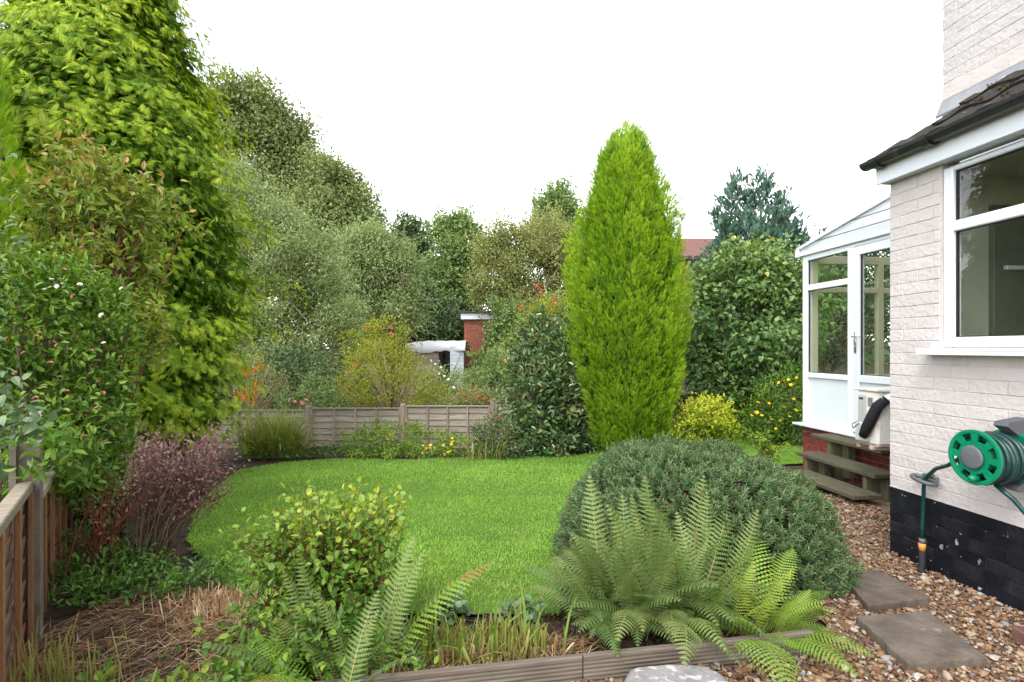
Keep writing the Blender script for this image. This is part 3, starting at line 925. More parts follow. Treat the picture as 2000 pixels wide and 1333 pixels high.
mb = MB(); mb.box((CX + .02, CE / 2 + .03, ZS - .012), (.16, CE + .1, .026), ch=.006); mb.box((CX + 1.6, CE + .02, ZS - .013), (3.0, .12, .024), ch=.005); mb.build('sill', M['upvc'], cons)
# near face frame
mb = MB(); x0, x1 = CX + .03, CX + .10
yd = 2.13                                  # door jamb / mullion
bar(mb, x0, x1, CE - .085, CE, ZS, ZT); bar(mb, x0, x1, yd - .005, yd + .075, ZS, ZT)
bar(mb, x0 + .001, x1, yd + .075, CE - .085, ZS, ZS + .075); bar(mb, x0 + .001, x1, yd + .075, CE - .085, ZT - .065, ZT)
bar(mb, x0 + .001, x1, yd + .075, CE - .085, 1.04, 1.10); bar(mb, x0 + .001, x1, yd + .075, CE - .085, 2.12, 2.19)
bar(mb, x0 + .001, x1, .02, yd - .005, ZT - .04, ZT); bar(mb, x0, x1, 1.18, 1.25, ZS, ZT - .04); bar(mb, x0, x1, .02, .1, ZS, ZT - .04)
bar(mb, x0 + .001, x1, .1, 1.18, ZS, ZS + .07); bar(mb, x0 + .001, x1, .1, 1.18, 1.04, 1.10)
mb.build('side_frame', M['upvc'], cons)
mb = MB(); bar(mb, x0 + .03, x0 + .045, yd + .075, CE - .085, ZS + .075, 1.04, 0); mb.build('lower_panel', M['upvc'], cons)
mb = MB(); bar(mb, x0 + .03, x0 + .045, .1, 1.18, ZS + .07, 1.04, 0); mb.build('lower_panel', M['upvc'], cons)
for q0, q1 in ((1.10, 2.12), (2.19, ZT - .065)):
    y0, y1 = yd + .075, CE - .085; g = .008
    mb = MB(); bar(mb, x0 + .022, x0 + .04, y0, y0 + g, q0, q1, 0); bar(mb, x0 + .022, x0 + .04, y1 - g, y1, q0, q1, 0); bar(mb, x0 + .0225, x0 + .04, y0 + g, y1 - g, q0, q0 + g, 0); bar(mb, x0 + .0225, x0 + .04, y0 + g, y1 - g, q1 - g, q1, 0)
    mb.build('gasket', M['gutter'], cons)
    mb = MB(); bar(mb, x0 + .03, x0 + .036, y0 + g, y1 - g, q0 + g, q1 - g, 0); mb.build('pane', M['glass'], cons)
mb = MB(); bar(mb, x0 + .03, x0 + .036, .1, 1.18, 1.10, ZT - .04, 0); mb.build('pane', M['glass'], cons)
# door leaf
mb = MB(); dx0, dx1 = x0 - .008, x1 - .01; d0, d1 = 1.255, yd - .008
bar(mb, dx0, dx1, d1 - .10, d1, ZS + .02, ZT - .045); bar(mb, dx0, dx1, d0, d0 + .10, ZS + .02, ZT - .045)
bar(mb, dx0 + .001, dx1, d0 + .1, d1 - .1, ZS + .02, ZS + .13); bar(mb, dx0 + .001, dx1, d0 + .1, d1 - .1, 1.03, 1.11); bar(mb, dx0 + .001, dx1, d0 + .1, d1 - .1, ZT - .14, ZT - .045)
door = mb.build('door', M['upvc'], cons)
mb = MB(); bar(mb, dx0 + .03, dx0 + .045, d0 + .1, d1 - .1, ZS + .13, 1.03, 0); mb.build('door_panel', M['upvc'], door)
mb = MB(); q0, q1, y0, y1 = 1.11, ZT - .14, d0 + .1, d1 - .1; g = .008
bar(mb, dx0 + .022, dx0 + .04, y0, y0 + g, q0, q1, 0); bar(mb, dx0 + .022, dx0 + .04, y1 - g, y1, q0, q1, 0); bar(mb, dx0 + .0225, dx0 + .04, y0 + g, y1 - g, q0, q0 + g, 0); bar(mb, dx0 + .0225, dx0 + .04, y0 + g, y1 - g, q1 - g, q1, 0)
mb.build('gasket', M['gutter'], door)
mb = MB(); bar(mb, dx0 + .03, dx0 + .036, y0 + g, y1 - g, q0 + g, q1 - g, 0); mb.build('pane', M['glass'], door)
M['chrome'] = solid('polished_metal', (.6, .6, .6), (.5, .5, .5), 20, .25, .5, metal=.9)
mb = MB(); hy = d1 - .05
mb.box((dx0 - .004, hy, 1.47), (.008, .032, .24), ch=.003); mb.tube([(dx0, hy, 1.53), (dx0 - .045, hy, 1.53), (dx0 - .05, hy - .02, 1.53), (dx0 - .05, hy - .12, 1.53)], .009, 8)
mb.box((dx0 - .01, hy, 1.42), (.006, .014, .03), ch=.002); mb.build('handle', M['chrome'], door, True)
# far end and outer side frames
mb = MB()
y0, y1 = CE - .09, CE - .02
for x in (CX + .10, CX + 1.0, CX + 2.0, CX + 3.1): bar(mb, x, x + .08, y0, y1, ZS, ZT)
for xa, xb in ((CX + .18, CX + 1.0), (CX + 1.08, CX + 2.0), (CX + 2.08, CX + 3.1)):
    for za, zb in ((ZS, ZS + .07), (1.0, 1.07), (2.10, 2.17), (ZT - .1, ZT)): bar(mb, xa, xb, y0 + .001, y1 - .001, za, zb)
mb.build('end_frame', M['cream_frame'], cons)
for xa, xb in ((CX + .18, CX + 1.0), (CX + 1.08, CX + 2.0), (CX + 2.08, CX + 3.1)):
    for za, zb in ((.53, 1.0), (1.07, 2.10), (2.17, ZT - .1)):
        mb = MB(); bar(mb, xa, xb, y0 + .03, y0 + .036, za, zb, 0); mb.build('pane', M['glass'], cons)
mb = MB(); xo = CX + 3.11
for y in (.05, 1.0, 1.95): bar(mb, xo, xo + .07, y, y + .08, ZS, ZT)
for za, zb in ((ZS, ZS + .07), (1.0, 1.07), (2.10, 2.17), (ZT - .1, ZT)): bar(mb, xo + .001, xo + .069, .13, CE - .1, za, zb)
mb.build('outer_frame', M['cream_frame'], cons)
mb = MB(); mb.box((CX + 1.65, 1.5, ZS - .04), (3.1, 2.85, .05)); mb.build('inside_floor', M['floorboard'], cons)
mb = MB(); bar(mb, CX + .12, CX + 3.2, .006, .03, ZS, 3.0, 0); mb.build('inside_wall', M['cream'], cons)
# half gable of shiplap boards, lean-to roof
zr = lambda y: 2.655 + .19 * (CE - y)
mb = MB(); mb.box((CX + .045, CE / 2 + .02, ZT + .02), (.10, CE + .04, .04), ch=.006); mb.build('eaves_beam', M['upvc'], cons)
bz = ZT + .04
while bz < 3.2:
    zt_ = bz + .101
    yl = min(CE + .02, CE - (zt_ - 2.655) / .19 + 0) if zt_ > 2.655 else CE + .02
    ylb = min(CE + .02, CE - (bz - 2.655) / .19) if bz > 2.655 else CE + .02
    mb = MB()
    poly = [(CX + .02, .01, bz), (CX + .02, ylb, bz)] + ([(CX + .02, CE + .02, 2.655)] if bz < 2.655 < zt_ else []) + [(CX + .02, max(yl, .02), zt_), (CX + .02, .01, zt_)]
    mb.prism(poly, (.02, 0, 0))
    mb.build('shiplap_board', M['upvc_dirty'], cons); bz += .11
mb = MB(); mb.prism([(CX + .045, .01, ZT + .04), (CX + .045, CE, ZT + .04), (CX + .045, CE, 2.66), (CX + .045, .01, zr(.01))], (.01, 0, 0)); mb.build('gable_backing', M['gutter'], cons)
mb = MB()
mb.prism([(CX - .01, CE + .06, zr(CE + .06)), (CX - .01, .0, zr(0)), (CX - .01, .0, zr(0) + .035), (CX - .01, CE + .06, zr(CE + .06) + .035)], (.07, 0, 0)); mb.build('verge_trim', M['upvc'], cons)
mb = MB(); mb.box((CX + .01, CE + .05, 2.60), (.07, .06, .10), ch=.01); mb.build('gutter_end', M['upvc'], cons)
M['poly'] = glassmat('roof_sheet', (.82, .84, .82), .7)
mb = MB()
for k in range(6):
    x = CX + .07 + k * .62
    mb.prism([(x, CE, zr(CE)), (x, 0, zr(0)), (x, 0, zr(0) + .05), (x, CE, zr(CE) + .05)], (.05, 0, 0))
mb.build('rafter', M['upvc'], cons)
for k in range(5):
    x = CX + .12 + k * .62
    mb = MB(); mb.prism([(x, CE, zr(CE) + .01), (x, 0, zr(0) + .01), (x, 0, zr(0) + .03), (x, CE, zr(CE) + .03)], (.57, 0, 0)); mb.build('roof_sheet', M['poly'], cons)

# ------------------------------------------------------------------ wooden steps to the conservatory door
M['oldwood'] = solid('weathered_green_grey_timber', (.066, .058, .038), (.11, .095, .063), 5, .85, .2, .7, 14, stretch=(9, 1, 9), dist=.006, extra=[((.10, .11, .04), 6, .58, .15), ((.35, .33, .29), 15, .72, .06)])
M['oldwood_dark'] = solid('dark_mossy_timber', (.09, .085, .05), (.14, .13, .075), 5, .9, .2, .7, 14, stretch=(4, 4, 1), dist=.006)
steps = thing('wooden_steps', 'three weathered timber steps up to the conservatory door', 'steps', (Cx, Cy, 0), TH)
TR = [(1.10, 1.38, 1.35, 2.36, .425), (.82, 1.10, 1.10, 2.22, .255), (.54, .82, 1.00, 2.02, .10)]
for x0, x1, y0, y1, z in TR:
    mb = MB(); mb.box(((x0 + x1) / 2, (y0 + y1) / 2, z - .02), (x1 - x0, y1 - y0, .04), ch=.006); t = mb.build('tread', M['oldwood'], steps)
for y in (1.18, 2.02):
    mb = MB(); mb.box((1.30, y, .19), (.09, .09, .40), ch=.006); mb.box((1.02, y, .10), (.09, .09, .24), ch=.006); mb.build('support_post', M['oldwood_dark'], steps)
    mb = MB(); mb.prism([(.60, y + .05, -.05), (1.36, y + .05, -.05), (1.36, y + .05, .38), (1.12, y + .05, .38), (1.12, y + .05, .21), (.85, y + .05, .21), (.85, y + .05, .055), (.60, y + .05, .055)], (0, .045, 0)); mb.build('stringer', M['oldwood_dark'], steps)

# ------------------------------------------------------------------ air conditioning unit beside the steps
M['acmetal'] = solid('aged_white_metal', (.70, .68, .63), (.62, .60, .55), 5, .45, .4, .15, 12, extra=[((.35, .13, .035), 7, .665, .05, (1, 1, .35)), ((.24, .08, .02), 16, .70, .04, (1, 1, .3))])
M['rust'] = solid('rusty_metal', (.20, .085, .03), (.55, .47, .38), 9, .8, .3, .5, 30)
M['acgrey'] = solid('grey_plastic', (.45, .45, .44), (.40, .40, .39), 8, .5)
M['foam'] = solid('black_pipe_foam', (.012, .012, .014), (.022, .022, .024), 18, .8, .2, .5, 40)
ac = thing('air_conditioning_unit', 'rust streaked white air conditioner with black lagged pipe beside the steps', 'air conditioner', (Cx, Cy, 0), TH)
mb = MB(); mb.box((1.02, 1.0, .79), (.72, .25, .47), ch=.02); body = mb.build('casing', M['acmetal'], ac)
mb = MB(); mb.box((1.02, 1.0, 1.035), (.745, .275, .022), ch=.006); mb.build('lid', M['acmetal'], ac)
mb = MB()
for r_ in (.05, .09, .13, .17, .2): mb.tube([(1.13 + r_ * math.cos(t * math.pi / 12), .862, .80 + r_ * math.sin(t * math.pi / 12)) for t in range(25)], .004, 5, False)
mb.tube([(.93, .862, .8), (1.33, .862, .8)], .004, 5); mb.tube([(1.13, .862, .6), (1.13, .862, 1.0)], .004, 5)
mb.build('fan_grille', M['acgrey'], ac, True)
mb = MB(); mb.tube([(1.13, .873, .8), (1.13, .866, .8)], .215, 24); mb.build('fan_opening', M['upvc'], ac, True)
mb = MB(); mb.box((.655, 1.045, .86), (.02, .09, .26), ch=.01); mb.build('valve_cover', M['acgrey'], ac)
mb = MB(); mb.box((.650, 1.045, .955), (.012, .055, .025), ch=.004); mb.build('hand_grip', M['gutter'], ac)
mb = MB(); mb.box((.645, 1.03, .66), (.05, .13, .17), ch=.012); mb.build('connection_box', M['acgrey'], ac)
mb = MB(); mb.box((.657, .955, .93), (.006, .05, .08)); mb.build('rating_plate', M['lead'], ac)
mb = MB(); mb.tube([(.90, .70, 1.03), (.78, .80, 1.0), (.69, .855, .95)], .036, 12); mb.build('conduit', M['upvc'], ac, True)
mb = MB(); mb.tube([(.715, .84, .965), (.655, .872, .90), (.625, .90, .80), (.61, .94, .71), (.615, .985, .63)], [.04, .046, .046, .043, .036], 12); mb.build('lagged_pipe', M['foam'], ac, True)
mb = MB(); mb.tube([(.64, 1.07, .75), (.60, 1.10, .72), (.57, 1.05, .69), (.59, 1.0, .74)], .004, 6); mb.build('cable', M['foam'], ac, True)
mb = MB(); mb.box((1.02, .93, .535), (.76, .04, .035), ch=.004); mb.box((1.02, 1.08, .535), (.76, .04, .035), ch=.004); mb.build('mounting_rail', M['rust'], ac)
mb = MB(); mb.box((1.02, 1.0, .555), (.70, .235, .02), ch=.005); mb.build('base_tray', M['rust'], ac)

# ------------------------------------------------------------------ hose reel, guide and hose
M['green_plastic'] = solid('bright_green_plastic', (.0, .185, .085), (.0, .165, .075), 6, .35, .5)
M['grey_plastic'] = solid('dark_grey_plastic', (.075, .08, .09), (.095, .10, .11), 8, .5, .4)
M['hose'] = solid('dark_green_hose', (.002, .027, .023), (.003, .038, .032), 14, .35, .5)
M['orange'] = solid('orange_brass_fitting', (.60, .26, .05), (.5, .2, .04), 8, .4, .5)
reel = thing('hose_reel', 'green wall mounted hose reel wound with dark green hose', 'hose reel', (Cx, Cy, 0), TH)
RY, RZ, RR = -.865, .835, .142
def disc(name, xc, slots, parent, mat):
    V, Fq = [], []; na = 96; rad = [.0, .30, .52, .60, .86, .93, 1.0]
    thick = [.010, .010, .010, .012, .012, .016, .014]
    for side in (0, 1):
        for r_, t_ in zip(rad, thick):
            for k in range(na):
                a = 2 * math.pi * k / na
                V.append((xc + (t_ if side else -t_) * .5, RY + RR * r_ * math.cos(a), RZ + RR * r_ * math.sin(a)))
    nr = len(rad)
    hole = lambda i, k: slots and i == 3 and (((k % na) / na * 8) % 1) > .22 and (((k % na) / na * 8) % 1) < .80
    for side in (0, 1):
        o = side * nr * na
        for i in range(nr - 1):
            for k in range(na):
                k2 = (k + 1) % na
                if hole(i, k): continue
                Fq.append((o + i * na + k, o + i * na + k2, o + (i + 1) * na + k2, o + (i + 1) * na + k))
    o = nr * na
    for k in range(na):
        k2 = (k + 1) % na
        Fq.append(((nr - 1) * na + k, (nr - 1) * na + k2, o + (nr - 1) * na + k2, o + (nr - 1) * na + k))
        if hole(3, k):
            for i in (3, 4): Fq.append((i * na + k, i * na + k2, o + i * na + k2, o + i * na + k))
            if not hole(3, k - 1): Fq.append((3 * na + k, 4 * na + k, o + 4 * na + k, o + 3 * na + k))
            if not hole(3, k + 1): Fq.append((3 * na + k2, 4 * na + k2, o + 4 * na + k2, o + 3 * na + k2))
    mb = MB(); mb.add(V, Fq); return mb.build(name, mat, parent)
disc('front_disc', -.285, True, reel, M['green_plastic'])
disc('back_disc', -.085, False, reel, M['green_plastic'])
mb = MB(); mb.tube([(-.30, RY, RZ), (-.306, RY, RZ), (-.309, RY, RZ)], [.062, .060, .05], 32); hub = mb.build('hub_cap', M['grey_plastic'], reel, True)
mb = MB(); mb.tube([(-.285, RY, RZ), (-.085, RY, RZ)], .075, 24); mb.build('drum', M['green_plastic'], reel, True)
mb = MB(); mb.tube([(-.29, RY - .02, RZ - .105), (-.325, RY - .02, RZ - .105), (-.335, RY - .02, RZ - .105)], [.016, .017, .010], 14); mb.build('crank_knob', M['green_plastic'], reel, True)
pts = []
turns = 6.0
for k in range(int(turns * 28) + 1):
    a = k / 28 * 2 * math.pi; xh = -.272 + .028 * (k / 28) + .004 * math.sin(a)
    rr = .122 + .004 * math.sin(k * .37)
    pts.append((xh, RY + rr * math.cos(a), RZ - .006 + rr * math.sin(a)))
mb = MB(); mb.tube(pts, .0135, 8); mb.build('coiled_hose', M['hose'], reel, True)
pts = [(-.26 + .027 * (k / 24), RY + .098 * math.cos(k / 24 * 6.283), RZ + .098 * math.sin(k / 24 * 6.283)) for k in range(24 * 6)]
mb = MB(); mb.tube(pts, .0135, 7); mb.build('coiled_hose', M['hose'], reel, True)
mb = MB()
mb.box((-.012, RY - .02, RZ + .03), (.024, .12, .34), ch=.008)
mb.prism([(-.02, RY - .06, RZ + .205), (-.15, RY - .06, RZ + .185), (-.16, RY - .06, RZ + .165), (-.02, RY - .06, RZ + .06)], (0, .075, 0))
mb.prism([(-.02, RY - .075, RZ - .06), (-.13, RY - .075, RZ - .155), (-.10, RY - .075, RZ - .17), (-.02, RY - .075, RZ - .16)], (0, .09, 0))
mb.tube([(-.02, RY, RZ), (-.09, RY, RZ)], .04, 16)
mb.build('wall_bracket', M['grey_plastic'], reel)
mb = MB(); mb.tube([(-.2, RY - .03, RZ - .135), (-.16, RY - .09, RZ - .20), (-.10, RY - .15, RZ - .32), (-.06, RY - .2, RZ - .5), (-.06, RY - .22, RZ - .75)], .0115, 10); mb.build('loose_hose', M['hose'], reel, True)
GY, GZ = -.325, .58
mb = MB(); mb.tube([(-.235, RY + .125, RZ - .03), (-.17, RY + .26, RZ - .10), (-.10, GY - .13, GZ + .10), (-.062, GY - .03, GZ + .03), (-.055, GY, GZ - .02), (-.05, GY + .01, GZ - .15), (-.052, GY + .015, GZ - .30), (-.055, GY + .013, GZ - .385)], .0115, 10)
feed = mb.build('feed_hose', M['hose'], reel, True)
mb = MB(); mb.tube([(-.055, GY + .013, GZ - .37), (-.055, GY + .013, GZ - .40)], .018, 12); mb.build('collar', M['grey_plastic'], feed, True)
mb = MB(); mb.tube([(-.055, GY + .013, GZ - .40), (-.055, GY + .013, GZ - .445)], [.021, .019], 12); mb.build('connector', M['orange'], feed, True)
mb = MB(); mb.tube([(-.055, GY + .013, GZ - .445), (-.055, GY + .012, GZ - .52), (-.075, GY, GZ - .56), (-.09, GY - .03, GZ - .572)], [.017, .019, .02, .017], 10); mb.build('tap_elbow', M['foam'], feed, True)
guide = thing('hose_guide', 'grey oval hose guide screwed low on the cream wall', 'hose guide', (Cx, Cy, 0), TH)
mb = MB()
ring = [(-.055 + .042 * math.cos(t * math.pi / 16), GY + .075 * math.sin(t * math.pi / 16), GZ + .012 * math.sin(t * math.pi / 16)) for t in range(33)]
mb.tube(ring, .013, 8, False)
mb.build('eyelet', M['grey_plastic'], guide, True)
mb = MB(); mb.box((-.011, GY, GZ + .005), (.022, .11, .05), ch=.008); mb.tube([(-.02, GY + .04, GZ + .02), (-.02, GY - .03, GZ + .03)], .012, 8); mb.build('back_plate', M['grey_plastic'], guide)

# ------------------------------------------------------------------ slabs, boulder, timber edging, brick
M['slab'] = solid('dark_paving_concrete', (.085, .066, .052), (.135, .108, .086), 9, .85, .25, .9, 28, dist=.008, extra=[((.18, .155, .125), 14, .66, .08), ((.07, .06, .055), 5, .6, .15)])
def slab(label, pts, th=.05):
    g = [np.array(p) for p in pts]; c = sum(g) / len(g)
    o = thing('paving_slab', label, 'paving slab', (c[0], c[1], 0), 0, 'paving slabs in the gravel')
    n = 20; vs = []; fs = []
    edge = []
    for i in range(4):
        p, q = g[i], g[(i + 1) % 4]
        for k in range(n):
            f = k / n; e = p + (q - p) * f; e = e + .0018 * np.array([math.sin(k * .9 + i * 2), math.cos(k * 1.3 + i)]) + rng.normal(0, .001, 2); edge.append(e - c)
    m_ = len(edge)
    for s, z in ((.988, th), (1.0, th - .008), (1.004, -.01)):
        for e in edge: vs.append((e[0] * s, e[1] * s, z + rng.normal(0, .001)))
    fs.append(tuple(range(m_)))
    for r_ in range(2):
        for k in range(m_): fs.append((r_ * m_ + k, r_ * m_ + (k + 1) % m_, (r_ + 1) * m_ + (k + 1) % m_, (r_ + 1) * m_ + k))
    mb = MB(); mb.add(vs, fs); mb.build('slab', M['slab'], o)
g2 = [(p[0], p[1]) for p in (G(1672, 1203), G(1812, 1193), G(1926, 1283), G(1772, 1296))]
g1 = [(p[0], p[1]) for p in (G(1640, 1118), G(1712, 1112), G(1818, 1166), G(1695, 1182))]
f_ = 1.345 / 1.4
slab('square dark paving slab lying alone in the gravel nearest the camera', [(x * f_, y * f_) for x, y in g2])
slab('paving slab partly tucked under the clipped dome shrub', [(x * f_, y * f_) for x, y in g1])

M['lichen'] = solid('pale_lichened_stone', (.22, .205, .205), (.30, .285, .28), 5, .85, .2, .9, 35, dist=.01, extra=[((.44, .43, .42), 28, .55, .06), ((.12, .115, .12), 11, .62, .07)])
def boulder():
    o = thing('boulder', 'flat topped pale grey lichened boulder in the gravel', 'boulder', (.655, 2.10, .012))
    bm = bmesh.new(); bmesh.ops.create_icosphere(bm, subdivisions=4, radius=1)
    for v in bm.verts:
        c = np.array(v.co); s = np.array([.215, .15, .12])
        k = 1 + .10 * wob(c * 1.0, 2.6) + .03 * wob(c, 8)
        c = np.sign(c) * np.abs(c) ** .72
        p = c * s * k
        p[2] = min(p[2], .085 + .006 * wob(c, 5))
        v.co = p
    me = bpy.data.meshes.new('stone'); bm.to_mesh(me); bm.free()
    me.polygons.foreach_set('use_smooth', [True] * len(me.polygons))
    link('stone', me, o, M['lichen'])
boulder()

M['deck'] = solid('grey_brown_deck_timber', (.105, .083, .063), (.17, .14, .112), 4, .85, .2, .6, 12, stretch=(1, 10, 10), dist=.004, extra=[((.09, .085, .06), 5, .6, .15)])
te = thing('timber_edging', 'grooved deck board on edge holding back the planting bed', 'edging', (TIM0[0], TIM0[1], 0), math.atan2(*(TIM1 - TIM0)[::-1]))
TL = float(np.linalg.norm(TIM1 - TIM0))
for i, (l0, l1) in enumerate(((-.75, .93), (.936, TL + .1))):
    mb = MB(); prof = []
    z = .0
    prof = [(0, -.03)]
    for k in range(6):
        zb = -.005 + k * .017
        prof += [(0, zb), (.006, zb + .004), (.006, zb + .008), (0, zb + .012)]
    prof += [(0, .105), (.004, .11), (.028, .108), (.028, -.03)]
    mb.prism([(l0, y, zz) for y, zz in prof], (l1 - l0, 0, 0)); mb.build('deck_board', M['deck'], te)
    mb = MB(); mb.box(((l0 + l1) / 2, .046, .04), (.045, .03, .14), ch=.003); mb.build('peg', M['deck'], te)

M['darkbrick'] = solid('dark_red_edging_brick', (.085, .04, .032), (.13, .06, .05), 12, .8, .3, .6, 50, dist=.004)
bk = thing('edging_brick', 'dark red brick lying in gravel beside the black plinth', 'brick', (2.49, 2.52, 0), .05)
mb = MB(); mb.box((.0, 0, .035), (.215, .1025, .085), ch=.008, jit=.003); mb.box((.12, -.12, .03), (.1025, .215, .08), ch=.008, jit=.003); mb.build('brick_body', M['darkbrick'], bk)

# ================================================================== FENCES
M['greywood'] = solid('silvery_fence_board', (.21, .175, .135), (.32, .28, .23), 3, .85, .2, .5, 9, stretch=(1, 4, 14), dist=.004, extra=[((.30, .22, .14), 4, .6, .2, (1, 1, 1)), ((.12, .105, .09), 26, .70, .05, (.35, 1, 2))])
M['brownwood'] = solid('brown_stained_board', (.15, .085, .06), (.21, .125, .09), 3, .75, .25, .5, 9, stretch=(1, 1, 10), dist=.004)
M['orangewood'] = solid('orange_brown_batten', (.22, .105, .045), (.29, .15, .07), 5, .75, .25, .4, 14, stretch=(6, 6, 1))
M['palewood'] = solid('bare_grey_rail', (.20, .165, .12), (.29, .25, .19), 5, .8, .2, .5, 12, stretch=(8, 1, 8), extra=[((.2, .22, .1), 6, .62, .1)])
M['postwood'] = solid('brown_grey_fence_post', (.24, .18, .14), (.30, .235, .19), 5, .85, .2, .4, 12, stretch=(6, 6, 1))
M['concrete'] = solid('mottled_concrete', (.11, .094, .073), (.17, .147, .118), 8, .9, .2, .6, 40, dist=.004, extra=[((.085, .078, .06), 7, .58, .12), ((.27, .27, .22), 18, .68, .06)])

fence = thing('back_fence', 'low weathered lap panel fence across the end of the lawn', 'fence', (0, 11.15, 0))
posts = [(413, 797), (602, 793), (787, 789), (962, 780), (1135, 776), (1310, 772)]
YF = 11.15
px_ = [((a - 1000) / F * YF, CH - (b - HZ) / F * YF) for a, b in posts]
slat_cache = {}
for i, (x, zt_) in enumerate(px_):
    mb = MB(); mb.box((x, 0, (zt_ - .8) / 2 - .1), (.10, .10, zt_ + .8 + .2), ch=.012); mb.build('post', M['postwood'], fence)
for i in range(len(px_) - 1):
    xa, xb = px_[i][0] + .052, px_[i + 1][0] - .052
    zt_ = min(px_[i][1], px_[i + 1][1]) - .055 + (.0 if i else .0)
    if i == 2: zt_ = px_[2][1] - .05
    H = .90; nb = 7; bhh = H / nb
    for k in range(nb):
        mb = MB(); z = zt_ - .02 - bhh * (k + .5)
        tilt = Matrix.Rotation(.10, 4, 'X')
        n_ = 8; ys_ = []
        # waney lower edge
        vs = []; top = z + bhh * .62; 
        for q in range(n_ + 1):
            xx = xa + (xb - xa) * q / n_; wv = random.uniform(-.006, .008)
            vs += [(xx, .012, top), (xx, -.012, z - bhh * .5 + wv), (xx, .000, z - bhh * .5 + wv), (xx, .020, top)]
        fs = []
        for q in range(n_):
            o = q * 4
            for e in range(4): fs.append((o + e, o + (e + 1) % 4, o + 4 + (e + 1) % 4, o + 4 + e))
        fs += [(0, 1, 2, 3), (n_ * 4 + 3, n_ * 4 + 2, n_ * 4 + 1, n_ * 4)]
        mb.add(vs, fs); mb.build('slat', M['greywood'] , fence)
    mb = MB(); mb.box(((xa + xb) / 2, 0, zt_ + .0), (xb - xa, .055, .028), ch=.004); mb.build('cap_rail', M['palewood'], fence)
    for f in (0.012, .265, .5, .735, .988):
        mb = MB(); mb.box((xa + (xb - xa) * f, -.028, zt_ - .02 - H / 2), (.036, .024, H), ch=.004); mb.build('batten', M['postwood'], fence)

# left boundary fence ----------------------------------------------------
FA = np.array([-2.33, 2.58]); FD = nrm(np.array([[-.577, .817]]))[0]
lf = thing('left_fence', 'brown slatted fence panels between concrete posts at the left edge', 'fence', (FA[0], FA[1], 0), math.atan2(FD[1], FD[0]))
# local x = along the fence away from the camera, local y = to its left (outwards)
def hpost(x, z0, z1):
    mb = MB()
    poly = [(-.06, -.055), (.06, -.055), (.06, -.03), (.025, -.03), (.025, .03), (.06, .03), (.06, .055), (-.06, .055), (-.06, .03), (-.025, .03), (-.025, -.03), (-.06, -.03)]
    mb.prism([(x + a, b, z0) for a, b in poly], (0, 0, z1 - z0)); mb.build('post', M['concrete'], lf)
def zf_(x): return float(gz(FA[0] + FD[0] * x, FA[1] + FD[1] * x))
hpost(0, -.3, .95); hpost(1.93, -.5, .83); hpost(3.86, -.6, .72); hpost(5.79, -.8, .6); hpost(-1.93, -.3, .95)
for (xa, xb, zt_) in ((-1.87, -.035, .745), (.06, 1.87, .62), (1.99, 3.80, .50), (3.92, 5.73, .36)):
    Hh = .82; nb = 8
    mb = MB(); mb.box(((xa + xb) / 2, 0, zt_), (xb - xa, .06, .045), ch=.005); mb.build('top_rail', M['palewood'], lf)
    for k in range(nb):
        z = zt_ - .03 - Hh / nb * (k + .5)
        mb = MB(); mb.box(((xa + xb) / 2, .006 + .004 * (k % 2), z), (xb - xa, .012, Hh / nb * 1.16), M=Matrix.Rotation(.13, 4, 'X'), ch=.002); mb.build('slat', M['brownwood'], lf)
    for f in (.01, .2, .4, .6, .8, .99):
        mb = MB(); mb.box((xa + (xb - xa) * f, -.022, zt_ - .022 - Hh / 2), (.03, .022, Hh), ch=.003); mb.build('batten', M['orangewood'], lf)
    mb = MB(); mb.box(((xa + xb) / 2, 0, zt_ - Hh - .12), (xb - xa, .04, .15), ch=.004); mb.build('gravel_board', M['palewood'], lf)

# dark fence behind the lilac
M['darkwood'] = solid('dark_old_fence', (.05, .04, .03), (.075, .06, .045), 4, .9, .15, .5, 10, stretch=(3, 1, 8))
df = thing('dark_fence', 'dark timber fence behind the lilac bush', 'fence', (0, 13.0, 0))
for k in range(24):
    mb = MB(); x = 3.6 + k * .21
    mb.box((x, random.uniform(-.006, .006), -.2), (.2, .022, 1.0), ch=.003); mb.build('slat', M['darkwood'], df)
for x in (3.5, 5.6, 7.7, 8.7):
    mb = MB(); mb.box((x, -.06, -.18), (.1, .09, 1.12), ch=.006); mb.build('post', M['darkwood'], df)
exec_plants = True

# ================================================================== CONIFERS
def blob(px, py, Y, rpx, rpy, ry=None, dy=0):
    c = P(px, py, Y); c[1] += dy; s = Y / F
    return (c, np.array([rpx * s, (ry if ry is not None else rpx) * s, rpy * s]))

